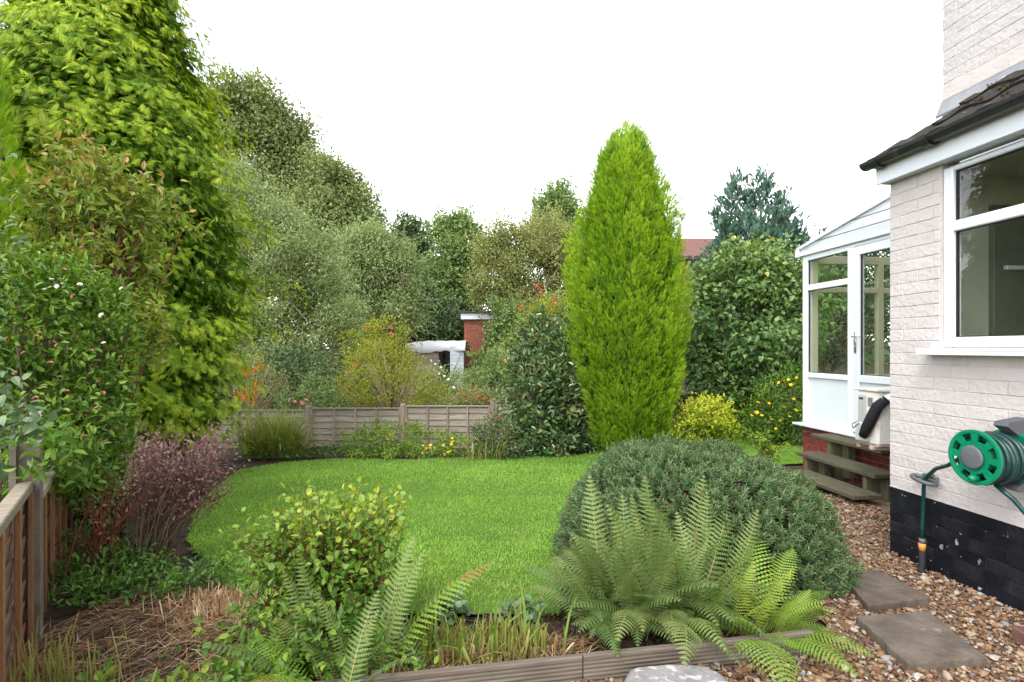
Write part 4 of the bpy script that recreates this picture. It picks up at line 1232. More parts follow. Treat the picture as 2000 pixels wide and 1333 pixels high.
M['golden'] = leafmat('golden_conifer_needles', [(.10, .21, .014), (.23, .39, .026), (.44, .58, .06)], .6, .45, .2)
def golden_conifer():
    Yc = 9.75; s = Yc / F
    base = np.array([(1228 - 1000) * s, Yc, float(gz(2.1, Yc))])
    root = thing('golden_conifer', 'tall flame shaped golden green conifer in middle of lawn', 'conifer', tuple(base))
    # silhouette rows: photo y, left x, right x
    rows = np.array([(246, 1219, 1229), (258, 1204, 1240), (282, 1188, 1262), (317, 1160, 1283), (369, 1146, 1296), (420, 1124, 1320), (470, 1114, 1331), (522, 1106, 1340), (560, 1102, 1343), (620, 1101, 1346),
                     (675, 1104, 1346), (705, 1120, 1345), (780, 1137, 1330), (840, 1149, 1309), (890, 1156, 1294), (915, 1160, 1286)], float)
    zr_ = CH - (rows[:, 0] - HZ) * s - base[2]
    xl = (rows[:, 1] - 1000) * s - base[0]; xr = (rows[:, 2] - 1000) * s - base[0]
    zr_, xl, xr = zr_[::-1], xl[::-1], xr[::-1]
    ztop = zr_[-1]
    def surf(a, z, k=1.0):
        c = (np.interp(z, zr_, xl) + np.interp(z, zr_, xr)) / 2; r = (np.interp(z, zr_, xr) - np.interp(z, zr_, xl)) / 2
        return c + np.cos(a) * r * k, np.sin(a) * r * .95 * k
    # upright plumes: each a teardrop bundle hugging the column
    plumes = []
    for i in range(30):
        plumes.append((rng.uniform(0, 6.283), .8 + (ztop - .9) * (i / 29.0) ** .9, rng.uniform(.5, .9), 1))
    plumes += [(-1.6, 4.15, .95, 1), (-2.75, 3.6, .8, 1), (-.5, 4.4, .8, 1), (-2.2, 2.7, .9, 1), (-1.2, 2.6, .9, 1), (-.3, 3.1, .8, 1), (-1.5, 5.2, .9, 1), (-2.9, 1.5, .8, 1), (-.9, 1.5, .9, 1), (-1.9, 1.3, .9, 1)]
    NT = 4600
    z = rng.uniform(0.0, 1, NT) ** .92 * (ztop - .27) + .03
    r_at = (np.interp(z, zr_, xr) - np.interp(z, zr_, xl)) / 2
    kp = rng.random(NT) < np.clip(r_at / r_at.max() + .16, 0, 1)
    z = np.concatenate([z[kp], ztop - .12 - .55 * rng.random(110) ** 1.1]); NT = len(z); a = rng.uniform(0, 6.283, NT)
    f = np.zeros(NT)
    for pa, pz, pw, ph in plumes:
        da = np.angle(np.exp(1j * (a - pa))); dz = pz - z
        wdt = pw * (.12 + .30 * np.clip(dz, 0, 1.6) ** .75)
        body = np.clip(1 - (da / wdt) ** 2, 0, 1) ** .5 * (dz > 0) * np.exp(-np.clip(dz - .5, 0, 9) / .9)
        f = np.maximum(f, body)
    top = np.clip(1 - (ztop - z) / 1.0, 0, 1)
    k = (.765 + f * .185 + .025 * wob(np.stack([np.cos(a) * 2, np.sin(a) * 2, z * 2], 1), 2.5) + rng.normal(0, .035, NT)) - .02 * top
    x, y = surf(a, z, k)
    tp = np.stack([x, y, z], 1)
    out = np.stack([np.cos(a), np.sin(a), np.zeros(NT)], 1)
    ax = nrm(np.array([0, 0, 1.0]) * (.85 + .9 * top[:, None]) + out * (.62 * (1 - .8 * top[:, None])) + rand_dirs(NT) * .2)
    per = 15; N = NT * per; ti = np.repeat(np.arange(NT), per)
    t = rng.random(N) ** .8; tl = rng.uniform(.16, .33, NT)
    tb, tn, ts = frames(ax, out)
    ph_ = rng.uniform(0, 6.283, N); rad = tn[ti] * np.cos(ph_)[:, None] + ts[ti] * np.sin(ph_)[:, None]
    lat = .075 * np.sqrt(rng.random(N)) * (1.15 - t)
    pos = tp[ti] + ax[ti] * (t * tl[ti] - .12)[:, None] + rad * lat[:, None]
    d = ax[ti] + rad * (.65 * (1.1 - t))[:, None] + rand_dirs(N) * .18
    n = out[ti] * .8 + rand_dirs(N) * .7
    L = rng.uniform(.05, .105, N)
    tone = .36 + .16 * f[ti] + .30 * (t - .4) + (rng.normal(0, .07, NT))[ti] + rng.normal(0, .09, N)  # crevices between plumes darker green: mild shading put into the leaf tone
    me = leaf_mesh('foliage', pos, d, n, L, L * .6, tone, SPRAY_TUFT, tipshift=.3)
    K = 20000; zf = rng.random(K) ** .95 * (ztop - .55); af = rng.uniform(0, 6.283, K)
    xf, yf = surf(af, zf, rng.uniform(.60, .73, K)); of = np.stack([np.cos(af), np.sin(af), 0 * af], 1)
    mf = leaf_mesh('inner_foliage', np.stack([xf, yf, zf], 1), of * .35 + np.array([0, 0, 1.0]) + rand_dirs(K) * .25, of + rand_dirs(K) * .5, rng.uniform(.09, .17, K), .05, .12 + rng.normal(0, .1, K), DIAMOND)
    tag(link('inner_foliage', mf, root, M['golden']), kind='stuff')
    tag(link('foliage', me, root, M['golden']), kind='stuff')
    # closed dark shell for the old twigs, added to stop light leaking through
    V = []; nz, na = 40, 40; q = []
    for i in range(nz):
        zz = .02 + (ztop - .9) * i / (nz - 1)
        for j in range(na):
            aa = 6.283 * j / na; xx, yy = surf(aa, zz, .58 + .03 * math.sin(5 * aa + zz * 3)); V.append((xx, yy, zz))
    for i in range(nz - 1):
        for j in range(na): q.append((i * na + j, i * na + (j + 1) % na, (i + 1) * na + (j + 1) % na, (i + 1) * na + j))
    link('dark_core', np_mesh('dark_core', V, [np.array(q)], smooth=True), root, M['inner'])
    mb = MB(); mb.tube([(0, 0, -.2), (0, 0, .5), (0, 0, 1.2)], [.12, .1, .08], 8); mb.build('trunk', M['bark'], root, True)
golden_conifer()

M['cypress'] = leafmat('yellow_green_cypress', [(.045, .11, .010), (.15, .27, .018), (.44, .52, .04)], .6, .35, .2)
def big_cypress():
    base = np.array([-5.75, 7.6, float(gz(-5.75, 7.6))])
    root = thing('golden_cypress', 'huge yellow green cypress with drooping sprays filling the upper left', 'conifer', tuple(base))
    zz = np.array([0, .5, 1.6, 2.6, 3.4, 4.2, 5.0, 5.7, 6.6, 7.4, 8.3]); rr = np.array([1.1, 1.45, 1.9, 2.12, 1.92, 1.82, 1.62, 1.3, .95, .6, .1])
    nb = 860
    pos = []; d = []; n = []; L = []; tone = []
    mb = MB(); mb.tube([(0, 0, -.2), (.05, 0, 2), (0, .05, 5), (0, 0, 8)], [.24, .18, .11, .03], 9)
    for i in range(nb):
        z = 8.1 * (i + .5) / nb; z = z * .95 + .42
        a = rng.uniform(0, 6.283)
        if math.sin(a) > .55 and rng.random() < .6: a = -a
        r = np.interp(z, zz, rr) * (1 + .13 * math.sin(3 * a + z * 2.1) + rng.normal(0, .08) + (.16 if rng.random() < .12 else 0)) 
        o = np.array([math.cos(a), math.sin(a), 0]); t = np.array([-o[1], o[0], 0])
        ln = r
        drop = .10 * ln + rng.uniform(0, .22)
        mk = 60
        ct = rng.normal(0, .08)
        u = .42 + .6 * rng.random(mk) ** .75
        side = rng.normal(0, .23, mk) * (1.25 - u * .5)
        p = o[None] * (u * ln)[:, None] + t[None] * side[:, None] * 1.1
        p[:, 2] = z + .16 * np.sin(u * 2.4) - drop * u ** 2 - .25 * side ** 2 / .1 * .3 + rng.normal(0, .055, mk)
        pos.append(p)
        d.append(o[None] * .5 + t[None] * (np.sign(side) * rng.uniform(.0, .9, mk))[:, None] + np.array([0, 0, -.38]) + rand_dirs(mk) * .5)
        n.append(np.array([0, 0, .8]) + o[None] * .9 + rand_dirs(mk) * .45)
        L.append(rng.uniform(.075, .17, mk))
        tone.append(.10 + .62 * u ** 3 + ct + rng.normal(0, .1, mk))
        if i % 3 == 0: mb.tube([(0, 0, z - .1), tuple(o * ln * .5 + np.array([0, 0, z + .1])), tuple(o * ln * .9 + np.array([0, 0, z - drop * .6]))], [.03, .018, .006], 4, False)
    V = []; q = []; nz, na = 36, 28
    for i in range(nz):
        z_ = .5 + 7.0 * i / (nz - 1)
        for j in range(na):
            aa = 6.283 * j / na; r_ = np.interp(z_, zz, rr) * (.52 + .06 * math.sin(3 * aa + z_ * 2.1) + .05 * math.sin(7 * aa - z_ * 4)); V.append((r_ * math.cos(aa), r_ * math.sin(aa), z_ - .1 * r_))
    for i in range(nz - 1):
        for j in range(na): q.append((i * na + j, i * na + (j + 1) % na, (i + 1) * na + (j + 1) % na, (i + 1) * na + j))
    link('dark_core', np_mesh('dark_core', V, [np.array(q)], smooth=True), root, M['inner'])  # dark shell added behind the boughs, painting the deep gaps as shade
    pos = np.concatenate(pos); d = np.concatenate(d); n = np.concatenate(n); L = np.concatenate(L); tone = np.concatenate(tone)
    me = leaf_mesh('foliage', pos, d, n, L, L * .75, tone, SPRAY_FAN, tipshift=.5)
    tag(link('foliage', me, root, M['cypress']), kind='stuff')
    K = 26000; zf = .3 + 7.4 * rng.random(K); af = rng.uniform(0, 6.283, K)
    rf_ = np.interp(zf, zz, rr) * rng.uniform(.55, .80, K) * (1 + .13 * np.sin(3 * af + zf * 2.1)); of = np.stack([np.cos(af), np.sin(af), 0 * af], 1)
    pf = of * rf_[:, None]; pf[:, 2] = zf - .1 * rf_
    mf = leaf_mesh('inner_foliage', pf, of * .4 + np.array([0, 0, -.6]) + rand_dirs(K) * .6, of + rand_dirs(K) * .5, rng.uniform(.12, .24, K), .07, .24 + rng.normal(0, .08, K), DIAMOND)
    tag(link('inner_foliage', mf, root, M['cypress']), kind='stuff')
    mb.build('trunk', M['bark'], root, True)
big_cypress()

def slim_conifer():
    base = np.array([-5.42, 5.25, float(gz(-5.4, 5.25))]); H = 4.95
    root = thing('slim_conifer', 'narrow bright green column conifer cut by the left edge', 'conifer', tuple(base))
    N = 4600
    z = rng.random(N) * H; a = rng.uniform(0, 6.283, N)
    r = np.interp(z, [0, 1.5, 3.6, 4.5, H], [.42, .50, .46, .3, .03]) * (1 + .12 * wob(np.stack([np.cos(a), np.sin(a), z * 2], 1), 3))
    out = np.stack([np.cos(a), np.sin(a), 0 * a], 1)
    L = rng.uniform(.1, .18, N)
    d = out * .5 + np.array([0, 0, 1.0]) + rand_dirs(N) * .25
    pos = out * r[:, None]; pos[:, 2] = z
    me = leaf_mesh('foliage', pos - nrm(d) * (L * .6)[:, None], d, out + rand_dirs(N) * .6, L, L * .55, .4 + rng.normal(0, .15, N), SPRAY_UP, tipshift=.3)
    tag(link('foliage', me, root, M['golden']), kind='stuff')
    mb = MB(); mb.tube([(0, 0, -.1), (0, 0, H * .5), (0, 0, H * .92)], [.2, .24, .02], 10); mb.build('trunk', M['inner'], root, True)
slim_conifer()

M['bluefir'] = leafmat('blue_green_conifer', [(0.03, 0.075, 0.05), (0.07, 0.135, 0.095), (0.14, 0.23, 0.15)], .6, .2, .2)
def blue_conifer():
    Yc = 17.0
    base = np.array([P(1455, 0, Yc)[0], Yc, -.7])
    root = thing('blue_conifer', 'blue green ragged conifer standing behind the lilac', 'conifer', tuple(base))
    bl = [blob(1492, 425, Yc, 36, 60), blob(1438, 415, Yc, 32, 50), blob(1485, 372, Yc, 18, 24), blob(1440, 372, Yc, 15, 24), blob(1465, 480, Yc, 62, 46), blob(1418, 500, Yc, 36, 36), blob(1525, 460, Yc, 34, 40), blob(1378, 540, Yc, 34, 28), blob(1490, 356, Yc, 9, 18), blob(1441, 358, Yc, 8, 16), blob(1527, 392, Yc, 9, 16), blob(1402, 440, Yc, 12, 18), blob(1548, 440, Yc, 10, 14), blob(1530, 415, Yc, 14, 20), blob(1460, 600, Yc, 110, 90), blob(1548, 475, Yc, 22, 26), blob(1424, 440, Yc, 18, 26)]
    bl = [(c - base, r) for c, r in bl]
    pos, d, n, tone, cp = cluster_leaves(bl, 1400, 8, .10, .6, .2, upbias=.3, freq=3)
    d = d * .6 + np.array([0, 0, .6]); N = len(pos)
    L = rng.uniform(.14, .28, N)
    me = leaf_mesh('crown', pos, d, n, L, L * .7, tone, SPRAY_UP, tipshift=.25)
    tag(link('crown', me, root, M['bluefir']), kind='stuff')
    branch_mesh('trunk', (0, 0, 0), list(cp[rng.choice(len(cp), 60)]), .2, M['bark'], root, (0.2, 0, 4.6))
blue_conifer()

# ================================================================== BACKGROUND TREES
M['oak'] = leafmat('oak_leaves', [(.10,.145,.042),(.185,.235,.075),(.29,.30,.11)], .5, .3, .35)
M['dark'] = leafmat('dark_leaves', [(0.045, 0.085, 0.035), (0.09, 0.145, 0.055), (0.16, 0.21, 0.08)], .5, .25, .35)
M['willow'] = leafmat('grey_green_leaves', [(0.12, 0.175, 0.055), (0.22, 0.29, 0.1), (0.4, 0.43, 0.2)], .45, .3, .45)
M['birch'] = leafmat('pale_olive_leaves', [(0.12, 0.15, 0.04), (0.23, 0.26, 0.08), (0.4, 0.39, 0.15)], .5, .35, .35)
M['mid'] = leafmat('mid_green_leaves', [(0.09, 0.155, 0.045), (0.17, 0.25, 0.075), (0.29, 0.36, 0.12)], .5, .3, .35)

def bt(name, label, px, Y, blobs, mat, ncl, per, sig, L, W, **kw):
    base = np.array([(px - 1000) / F * Y, Y, -.7])
    return broad_tree(name, label, 'tree', base, blobs, ncl, per, sig, L, W, M[mat], group='trees beyond the back fence', **kw)

Y = 30
bt('oak_tree', 'tallest dark oak, rising behind the cypress on the left', 470, Y,
   [blob(440, 230, Y, 70, 75), blob(505, 225, Y, 65, 55), blob(555, 275, Y, 55, 55), blob(500, 320, Y, 90, 75), blob(430, 340, Y, 80, 90), blob(590, 330, Y, 40, 45), blob(560, 400, Y, 90, 80), blob(470, 450, Y, 110, 110), blob(600, 480, Y, 60, 80)], 'oak', 2100, 19, .40, .28, .17, r0=.5, rough=.2, freq=.9)
Y = 28
bt('oak_tree', 'rounded olive oak sloping down to right of the tallest oak', 650, Y,
   [blob(630, 345, Y, 36, 50), blob(655, 395, Y, 55, 60), blob(690, 420, Y, 52, 55), blob(640, 460, Y, 80, 70), blob(712, 470, Y, 36, 60), blob(680, 540, Y, 60, 80), blob(600, 540, Y, 80, 90)], 'oak', 1600, 19, .34, .26, .16, r0=.4, rough=.18, freq=1.0)
Y = 16
bt('grey_willow', 'broad grey green willow between the cypress and the oaks', 560, Y,
   [blob(500, 460, Y, 85, 90), blob(575, 500, Y, 75, 85), blob(470, 400, Y, 45, 80), blob(615, 560, Y, 48, 75), blob(540, 600, Y, 100, 90), blob(640, 640, Y, 55, 60), blob(470, 620, Y, 80, 120), blob(580, 700, Y, 110, 70), blob(550, 440, Y, 40, 40)], 'willow', 2000, 20, .20, .125, .055, r0=.16, tpl=DIAMOND, shoots=600, shoot_len=.95, shoot_up=1.0, rough=.22, freq=1.8)
Y = 22
bt('pale_willow', 'pale feathery willow left of the white roofed shed', 745, Y,
   [blob(740, 485, Y, 50, 40), blob(695, 500, Y, 40, 60), blob(790, 535, Y, 36, 50), blob(730, 560, Y, 60, 60), blob(770, 600, Y, 55, 45), blob(710, 620, Y, 60, 50), blob(675, 580, Y, 40, 60)], 'willow', 1300, 20, .22, .17, .075, r0=.16, droop=.5, shoots=420, shoot_len=1.2, shoot_up=-.3, rough=.18, freq=1.6)
Y = 36
bt('dark_tree', 'small dark tree showing between the pale willow and the birch', 815, Y,
   [blob(800, 465, Y, 36, 32), blob(825, 510, Y, 40, 45), blob(780, 500, Y, 40, 50), blob(850, 570, Y, 50, 70), blob(790, 590, Y, 60, 80)], 'dark', 800, 18, .36, .34, .22, r0=.3, rough=.2, freq=1.2)
Y = 31
bt('slender_tree', 'open branched dark tree with ragged top above the brick pillar', 885, Y,
   [blob(868, 450, Y, 18, 28), blob(905, 448, Y, 22, 28), blob(885, 495, Y, 42, 42), blob(870, 560, Y, 50, 55), blob(915, 550, Y, 40, 60), blob(880, 630, Y, 70, 60), blob(935, 480, Y, 16, 26)], 'mid', 850, 18, .30, .30, .19, r0=.22, rough=.28, freq=1.5, inner_cut=.4)
Y = 25
bt('silver_birch', 'pale olive birch just left of the golden conifer', 1010, Y,
   [blob(960, 490, Y, 40, 38), blob(1005, 480, Y, 48, 42), blob(1055, 465, Y, 50, 48), blob(1100, 500, Y, 48, 55), blob(980, 545, Y, 60, 50), blob(1045, 545, Y, 70, 60), blob(1100, 580, Y, 50, 60), blob(965, 570, Y, 40, 36), blob(985, 590, Y, 40, 30), blob(1030, 610, Y, 60, 45), blob(1150, 540, Y, 60, 80)], 'birch', 1700, 19, .24, .17, .10, r0=.18, rough=.22, freq=1.5)
Y = 46
bt('far_tree', 'furthest thin tree peeping above the birch', 1075, Y,
   [blob(1080, 395, Y, 38, 26), blob(1060, 425, Y, 36, 30), blob(1105, 430, Y, 40, 34), blob(1075, 480, Y, 60, 40)], 'mid', 420, 16, .42, .36, .24, r0=.3, rough=.25, freq=.9)
Y = 27
bt('leafy_tree', 'dark ivy green tree crowding behind the shed and brick pillar', 830, Y,
   [blob(800, 640, Y, 70, 40), blob(870, 640, Y, 40, 40), blob(740, 650, Y, 60, 50), blob(835, 600, Y, 40, 40)], 'dark', 900, 18, .26, .24, .15, r0=.2, rough=.2, freq=1.4)
Y = 23
bt('pillar_tree', 'green tree whose branches hang over the brick pillar', 1000, Y,
   [blob(1000, 620, Y, 32, 30), blob(1030, 660, Y, 60, 50), blob(975, 660, Y, 14, 30), blob(1060, 640, Y, 60, 60), blob(1010, 720, Y, 70, 50)], 'mid', 800, 18, .2, .2, .12, r0=.14, rough=.22, freq=1.6)
# distant wood that closes every remaining gap
def far_wood():
    bl = []
    for k in range(60):
        x = -75 + 2.6 * k + rng.normal() * .8; y = 62 + rng.normal() * 4
        h = rng.uniform(4.5, 7) if x < -10 else rng.uniform(2.6, 3.6)
        bl.append((np.array([x, y, h * .5 - .5]), np.array([3.2, 3, h])))
    pos, d, n, tone, cp = cluster_leaves(bl, 2600, 9, .8, .5, .15)
    me = leaf_mesh('far_wood', pos, d, n, .9, .6, tone, DIAMOND)
    tag(link('far_wood', me, None, M['dark']), 'far dark band of woodland', 'woodland', kind='stuff')
far_wood()

# ================================================================== SHRUBS
def gpos(x, y): return np.array([x, y, float(gz(x, y))])
M['photinia'] = leafmat('bronze_green_leaves', [(.06, .12, .016), (.13, .20, .025), (.23, .28, .045), (.36, .22, .08)], .42, .3, .3)
M['viburnum'] = leafmat('glossy_green_leaves', [(.032, .088, .010), (.085, .175, .018), (.20, .30, .035)], .42, .25, .3)
M['laurel'] = leafmat('dark_glossy_leaves', [(0.025, 0.07, 0.02), (0.055, 0.125, 0.035), (0.14, 0.22, 0.075), (0.36, 0.035, 0.03)], .25, .18, .6)
M['lilac'] = leafmat('lilac_leaves', [(0.04, 0.1, 0.035), (0.1, 0.2, 0.06), (0.2, 0.3, 0.09), (0.4, 0.4, 0.06)], .42, .3, .4)
M['yellowgreen'] = leafmat('yellow_green_leaves', [(0.11, 0.16, 0.018), (0.24, 0.28, 0.03), (0.4, 0.38, 0.06)], .5, .35, .3)
M['choisya'] = leafmat('bright_yellow_leaves', [(.10, .20, .012), (.33, .40, .025), (.55, .57, .05)], .4, .25, .4)
M['purple'] = leafmat('purple_leaves', [(.11,.045,.04),(.19,.098,.09),(.29,.18,.185)], .5, .25, .3)
M['varieg'] = leafmat('cream_variegated_leaves', [(.10, .15, .03), (.38, .38, .14), (.60, .57, .30)], .45, .25, .35)
M['spiraea'] = leafmat('fresh_green_leaves', [(.05, .125, .02), (.115, .22, .03), (.26, .34, .04), (.48, .48, .04)], .45, .35, .35)
M['hebe'] = leafmat('grey_green_hebe_leaves', [(.024, .06, .016), (.062, .122, .038), (.155, .235, .092), (.15, .06, .045)], .45, .2, .35)
M['cover'] = leafmat('ground_cover_leaves', [(0.03, 0.085, 0.012), (0.07, 0.16, 0.022), (0.14, 0.25, 0.035)], .4, .25, .4)
M['deadleaf'] = leafmat('dead_brown_leaves', [(.12, .04, .02), (.22, .08, .03), (.34, .15, .05)], .7, .2, .2)
M['greyleaf'] = leafmat('grey_green_large_leaves', [(.07, .125, .05), (.12, .19, .085), (.18, .26, .13)], .4, .3, .4)
M['yellowflower'] = leafmat('yellow_petals', [(.62, .36, .01), (.80, .55, .02)], .5, .2, .2)
M['whiteflower'] = leafmat('white_petals', [(.75, .66, .60), (.82, .79, .74)], .5, .2, .2)
M['pinkbud'] = leafmat('pink_brown_buds', [(.26, .12, .07), (.40, .22, .15)], .6, .1, .2)
M['redflower'] = leafmat('red_petals', [(.50, .03, .03), (.65, .08, .07)], .5, .2, .2)
M['pinkflower'] = leafmat('pink_petals', [(.70, .30, .28), (.80, .45, .38)], .5, .2, .2)
M['orangeleaf'] = leafmat('orange_leaves', [(.45, .14, .01), (.70, .28, .03)], .5, .3, .2)

# photinia
pho, cp = clump_shrub('photinia', 'tall bronze tipped photinia in front of the cypress', 'shrub', gpos(-3.85, 4.9),
    [blob(170, 380, 4.8, 110, 90), blob(260, 430, 4.85, 90, 80), blob(100, 420, 4.8, 80, 80), blob(240, 530, 4.8, 95, 90), blob(120, 540, 4.9, 120, 110), blob(290, 640, 4.8, 40, 70)],
    520, 13, .075, .088, .034, M['photinia'], LEAF, 280, lumps=5, shell=.55, rough=.12, stemmat='twig_red', r0=.018, stems=60, freq=3.5,
    tone_fn=lambda p, t: np.where((p[:, 2] > 2.0) & (rng.random(len(t)) < .04 + .22 * sstep(2.6, 3.2, p[:, 2])), .95, np.clip(t, 0, .72)))
# viburnum with pink buds and white heads
VB = [blob(60, 640, 3.9, 150, 110), blob(150, 600, 3.9, 80, 70), blob(190, 700, 3.9, 66, 90), blob(60, 790, 3.85, 140, 100), blob(170, 820, 3.9, 80, 90), blob(130, 900, 3.85, 95, 66), blob(60, 560, 4.0, 90, 60), blob(82, 890, 2.5, 26, 30), blob(120, 905, 3.3, 62, 50), blob(70, 870, 3.1, 40, 30)]
vib, cp = clump_shrub('viburnum', 'large glossy green viburnum dotted with pink buds and white flowers', 'shrub', gpos(-3.45, 4.0), VB,
    1000, 13, .055, .058, .026, M['viburnum'], LEAF, 300, shell=.62, rough=.10, stems=50, r0=.014, freq=4)
fm_w = flower_mesh('flower_head', M['whiteflower'], 9, 1, .6, 3); fm_b = flower_mesh('bud_cluster', M['pinkbud'], 9, 1, .9, 3)
def on_view(px, py, Y, root, ):
    return P(px, py, Y) - np.array(root.location)
put_flowers(vib, fm_w, [on_view(px, py, 3.26, vib) for px, py in ((100, 548), (112, 560), (122, 556), (156, 558), (88, 567))], .017, 'flower_head')
put_flowers(vib, fm_w, [on_view(203, 672, 3.36, vib), on_view(200, 617, 3.36, vib), on_view(238, 565, 3.45, vib)], .017, 'flower_head')
put_flowers(vib, fm_w, [on_view(76, 812, 3.0, vib)], .04, 'flower_head')
bud = [(px, py) for px, py in ((35, 603), (78, 652), (113, 676), (48, 692), (133, 686), (178, 688), (98, 712), (30, 730), (85, 760), (195, 748), (200, 770), (130, 766), (152, 660), (15, 665), (110, 820), (145, 580), (125, 530), (160, 485), (70, 780), (165, 855), (150, 910), (195, 863), (60, 915), (190, 800), (235, 700), (55, 535))]
put_flowers(vib, fm_b, [on_view(px, py, 3.24 + .08 * random.random(), vib) for px, py in bud], .019, 'bud_cluster')
# grey green climber at the very edge
stem_shrub('climber', 'grey green large leaved climber hanging over the left concrete post', 'climber', gpos(-3.0, 2.95),
    [blob(-10, 790, 2.75, 60, 50), blob(40, 820, 2.7, 42, 36), blob(-20, 700, 2.8, 40, 60)], 26, 9, .066, .040, M['greyleaf'], ROUND, .72, .03, nleaf=60, r0=.005, droop=.5)
stem_shrub('climber', 'grey green leafy shoot reaching up beside the slim conifer', 'climber', gpos(-4.0, 3.95),
    [blob(0, 560, 3.75, 40, 60), blob(-5, 500, 3.8, 36, 60), blob(0, 260, 3.8, 16, 20)], 22, 9, .08, .035, M['greyleaf'], LEAF, .75, .03, nleaf=40, r0=.006, droop=.3)
# variegated shrub
clump_shrub('variegated_shrub', 'cream variegated shrub below the viburnum', 'shrub', gpos(-3.25, 4.35),
    [blob(232, 840, 4.3, 34, 50), blob(215, 900, 4.25, 40, 50), blob(190, 960, 4.2, 40, 40)], 300, 12, .035, .03, .016, M['varieg'], LEAF, 0, stems=30, r0=.008, freq=5)
# purple berberis on thin stems
stem_shrub('purple_berberis', 'purple leaved berberis leaning over the lawn on bare stems', 'shrub', gpos(-2.45, 3.55),
    [blob(370, 868, 3.7, 85, 42), blob(430, 912, 3.7, 48, 46), blob(320, 890, 3.7, 55, 45), blob(300, 935, 3.6, 50, 40), blob(400, 950, 3.65, 55, 36)],
    180, 24, .03, .0135, M['purple'], LEAF, .60, .034, 'twig', .0032, base_r=.07, tone_fn=lambda p, t: t + .25 * (p[:, 2] - .6))
stem_shrub('bare_stems', 'clump of bare rusty stems with few dead leaves beside berberis', 'shrub', gpos(-2.62, 3.35),
    [blob(240, 960, 3.4, 60, 60), blob(200, 1000, 3.4, 60, 60)], 36, 4, .035, .02, M['deadleaf'], LEAF, .2, .02, 'twig_red', .0055, base_r=.1)
# ground cover below
clump_shrub('ground_cover_shrub', 'low dark green spreading plant at the foot of the fence', 'shrub', gpos(-2.15, 3.1),
    [(np.array([-2.45, 3.3, .0]), np.array([.3, .25, .16])), (np.array([-2.1, 3.12, -.02]), np.array([.36, .2, .14])), (np.array([-1.85, 3.25, -.02]), np.array([.25, .2, .12])), (np.array([-2.35, 3.0, -.02]), np.array([.25, .15, .12])), (np.array([-2.72, 3.5, .05]), np.array([.2, .2, .25]))],
    420, 11, .04, .042, .017, M['cover'], LEAF, 200, stems=20, r0=.004, freq=5)

# the hebe dome
def hebe():
    c = np.array([1.23, 3.68, -.05]); r = np.array([.90, .86, .81])
    base = gpos(1.33, 3.62)
    root = thing('hebe', 'big clipped dome of grey green hebe beside the gravel', 'shrub', tuple(base))
    N = 7600
    u = rand_dirs(N); u[:, 2] = np.abs(u[:, 2]); 
    k = 1 + .075 * wob(u * 2.2, 2.4) + .035 * wob(u * 5, 3) + .06 * (rng.random(N) < .03) + rng.normal(0, .018, N)
    k *= np.where(rng.random(N) < .2, .93, 1)
    bx = np.sign(u) * np.abs(u) ** .86
    p = c + bx * r * k[:, None]
    ok = p[:, 2] > gz(p[:, 0], p[:, 1]) + .03
    ok &= ~((p[:, 1] > c[1] + .65) & (p[:, 2] < .3))
    p, u = p[ok], u[ok]; N = len(p)
    ax = nrm(nrm(u / r) * .9 + np.array([0, 0, .55]) + rand_dirs(N) * .35)
    per = 12
    ci = np.repeat(np.arange(N), per)
    f = np.tile(np.linspace(0, 1, per), N)
    az = np.tile(np.arange(per) * 1.5708 + (np.arange(per) // 2) * .78, N) + np.repeat(rng.uniform(0, 6, N), per)
    a_, b_, s_ = frames(ax, rand_dirs(N))
    rad = b_[ci] * np.cos(az)[:, None] + s_[ci] * np.sin(az)[:, None]
    pos = p[ci] - a_[ci] * ((1 - f) * .055)[:, None]
    d = a_[ci] * (.45 + .5 * f)[:, None] + rad
    n = a_[ci] - rad * .3
    st = rng.normal(0, .12, N)
    tone = .40 + st[ci] + rng.normal(0, .10, N * per) + .1 * f
    tip = np.repeat(rng.random(N) < .22, per) & (f > .84)
    tone = np.where(tip, .98, np.clip(tone, 0, .78))
    L = rng.uniform(.022, .036, N * per) * np.where(tip, .7, 1)
    me = leaf_mesh('foliage', pos - base, d, n, L, .0072, tone, NARROW)
    tag(link('foliage', me, root, M['hebe']), kind='stuff')
    # twiggy heart as a closed dark shell
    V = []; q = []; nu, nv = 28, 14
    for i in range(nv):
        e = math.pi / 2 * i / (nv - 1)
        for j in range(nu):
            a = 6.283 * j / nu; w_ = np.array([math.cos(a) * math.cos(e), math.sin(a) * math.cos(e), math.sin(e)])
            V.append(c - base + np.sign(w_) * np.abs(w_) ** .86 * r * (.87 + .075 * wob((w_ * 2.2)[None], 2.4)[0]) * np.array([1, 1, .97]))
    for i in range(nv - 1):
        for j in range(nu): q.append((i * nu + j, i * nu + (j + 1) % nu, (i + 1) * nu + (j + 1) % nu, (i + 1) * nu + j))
    link('dark_core', np_mesh('dark_core', V, [np.array(q)], smooth=True), root, M['inner'])
hebe()

# laurel / photinia hedge bush left of the golden conifer
Yl = 10.3
lau, cp = clump_shrub('laurel', 'dark glossy rounded evergreen left of the golden conifer', 'shrub', gpos(.75, Yl),
    [blob(1070, 700, Yl, 70, 85), blob(1040, 770, Yl, 62, 90), blob(1095, 790, Yl, 60, 90), blob(1070, 850, Yl, 78, 50), blob(1060, 660, Yl, 40, 40), blob(1120, 720, Yl, 40, 80)],
    900, 12, .10, .115, .052, M['laurel'], LEAF, 200, shell=.6, rough=.08, stems=30, r0=.025, freq=2.5,
    tone_fn=lambda p, t: np.where(rng.random(len(t)) < .003, .98, np.clip(t, 0, .75)))
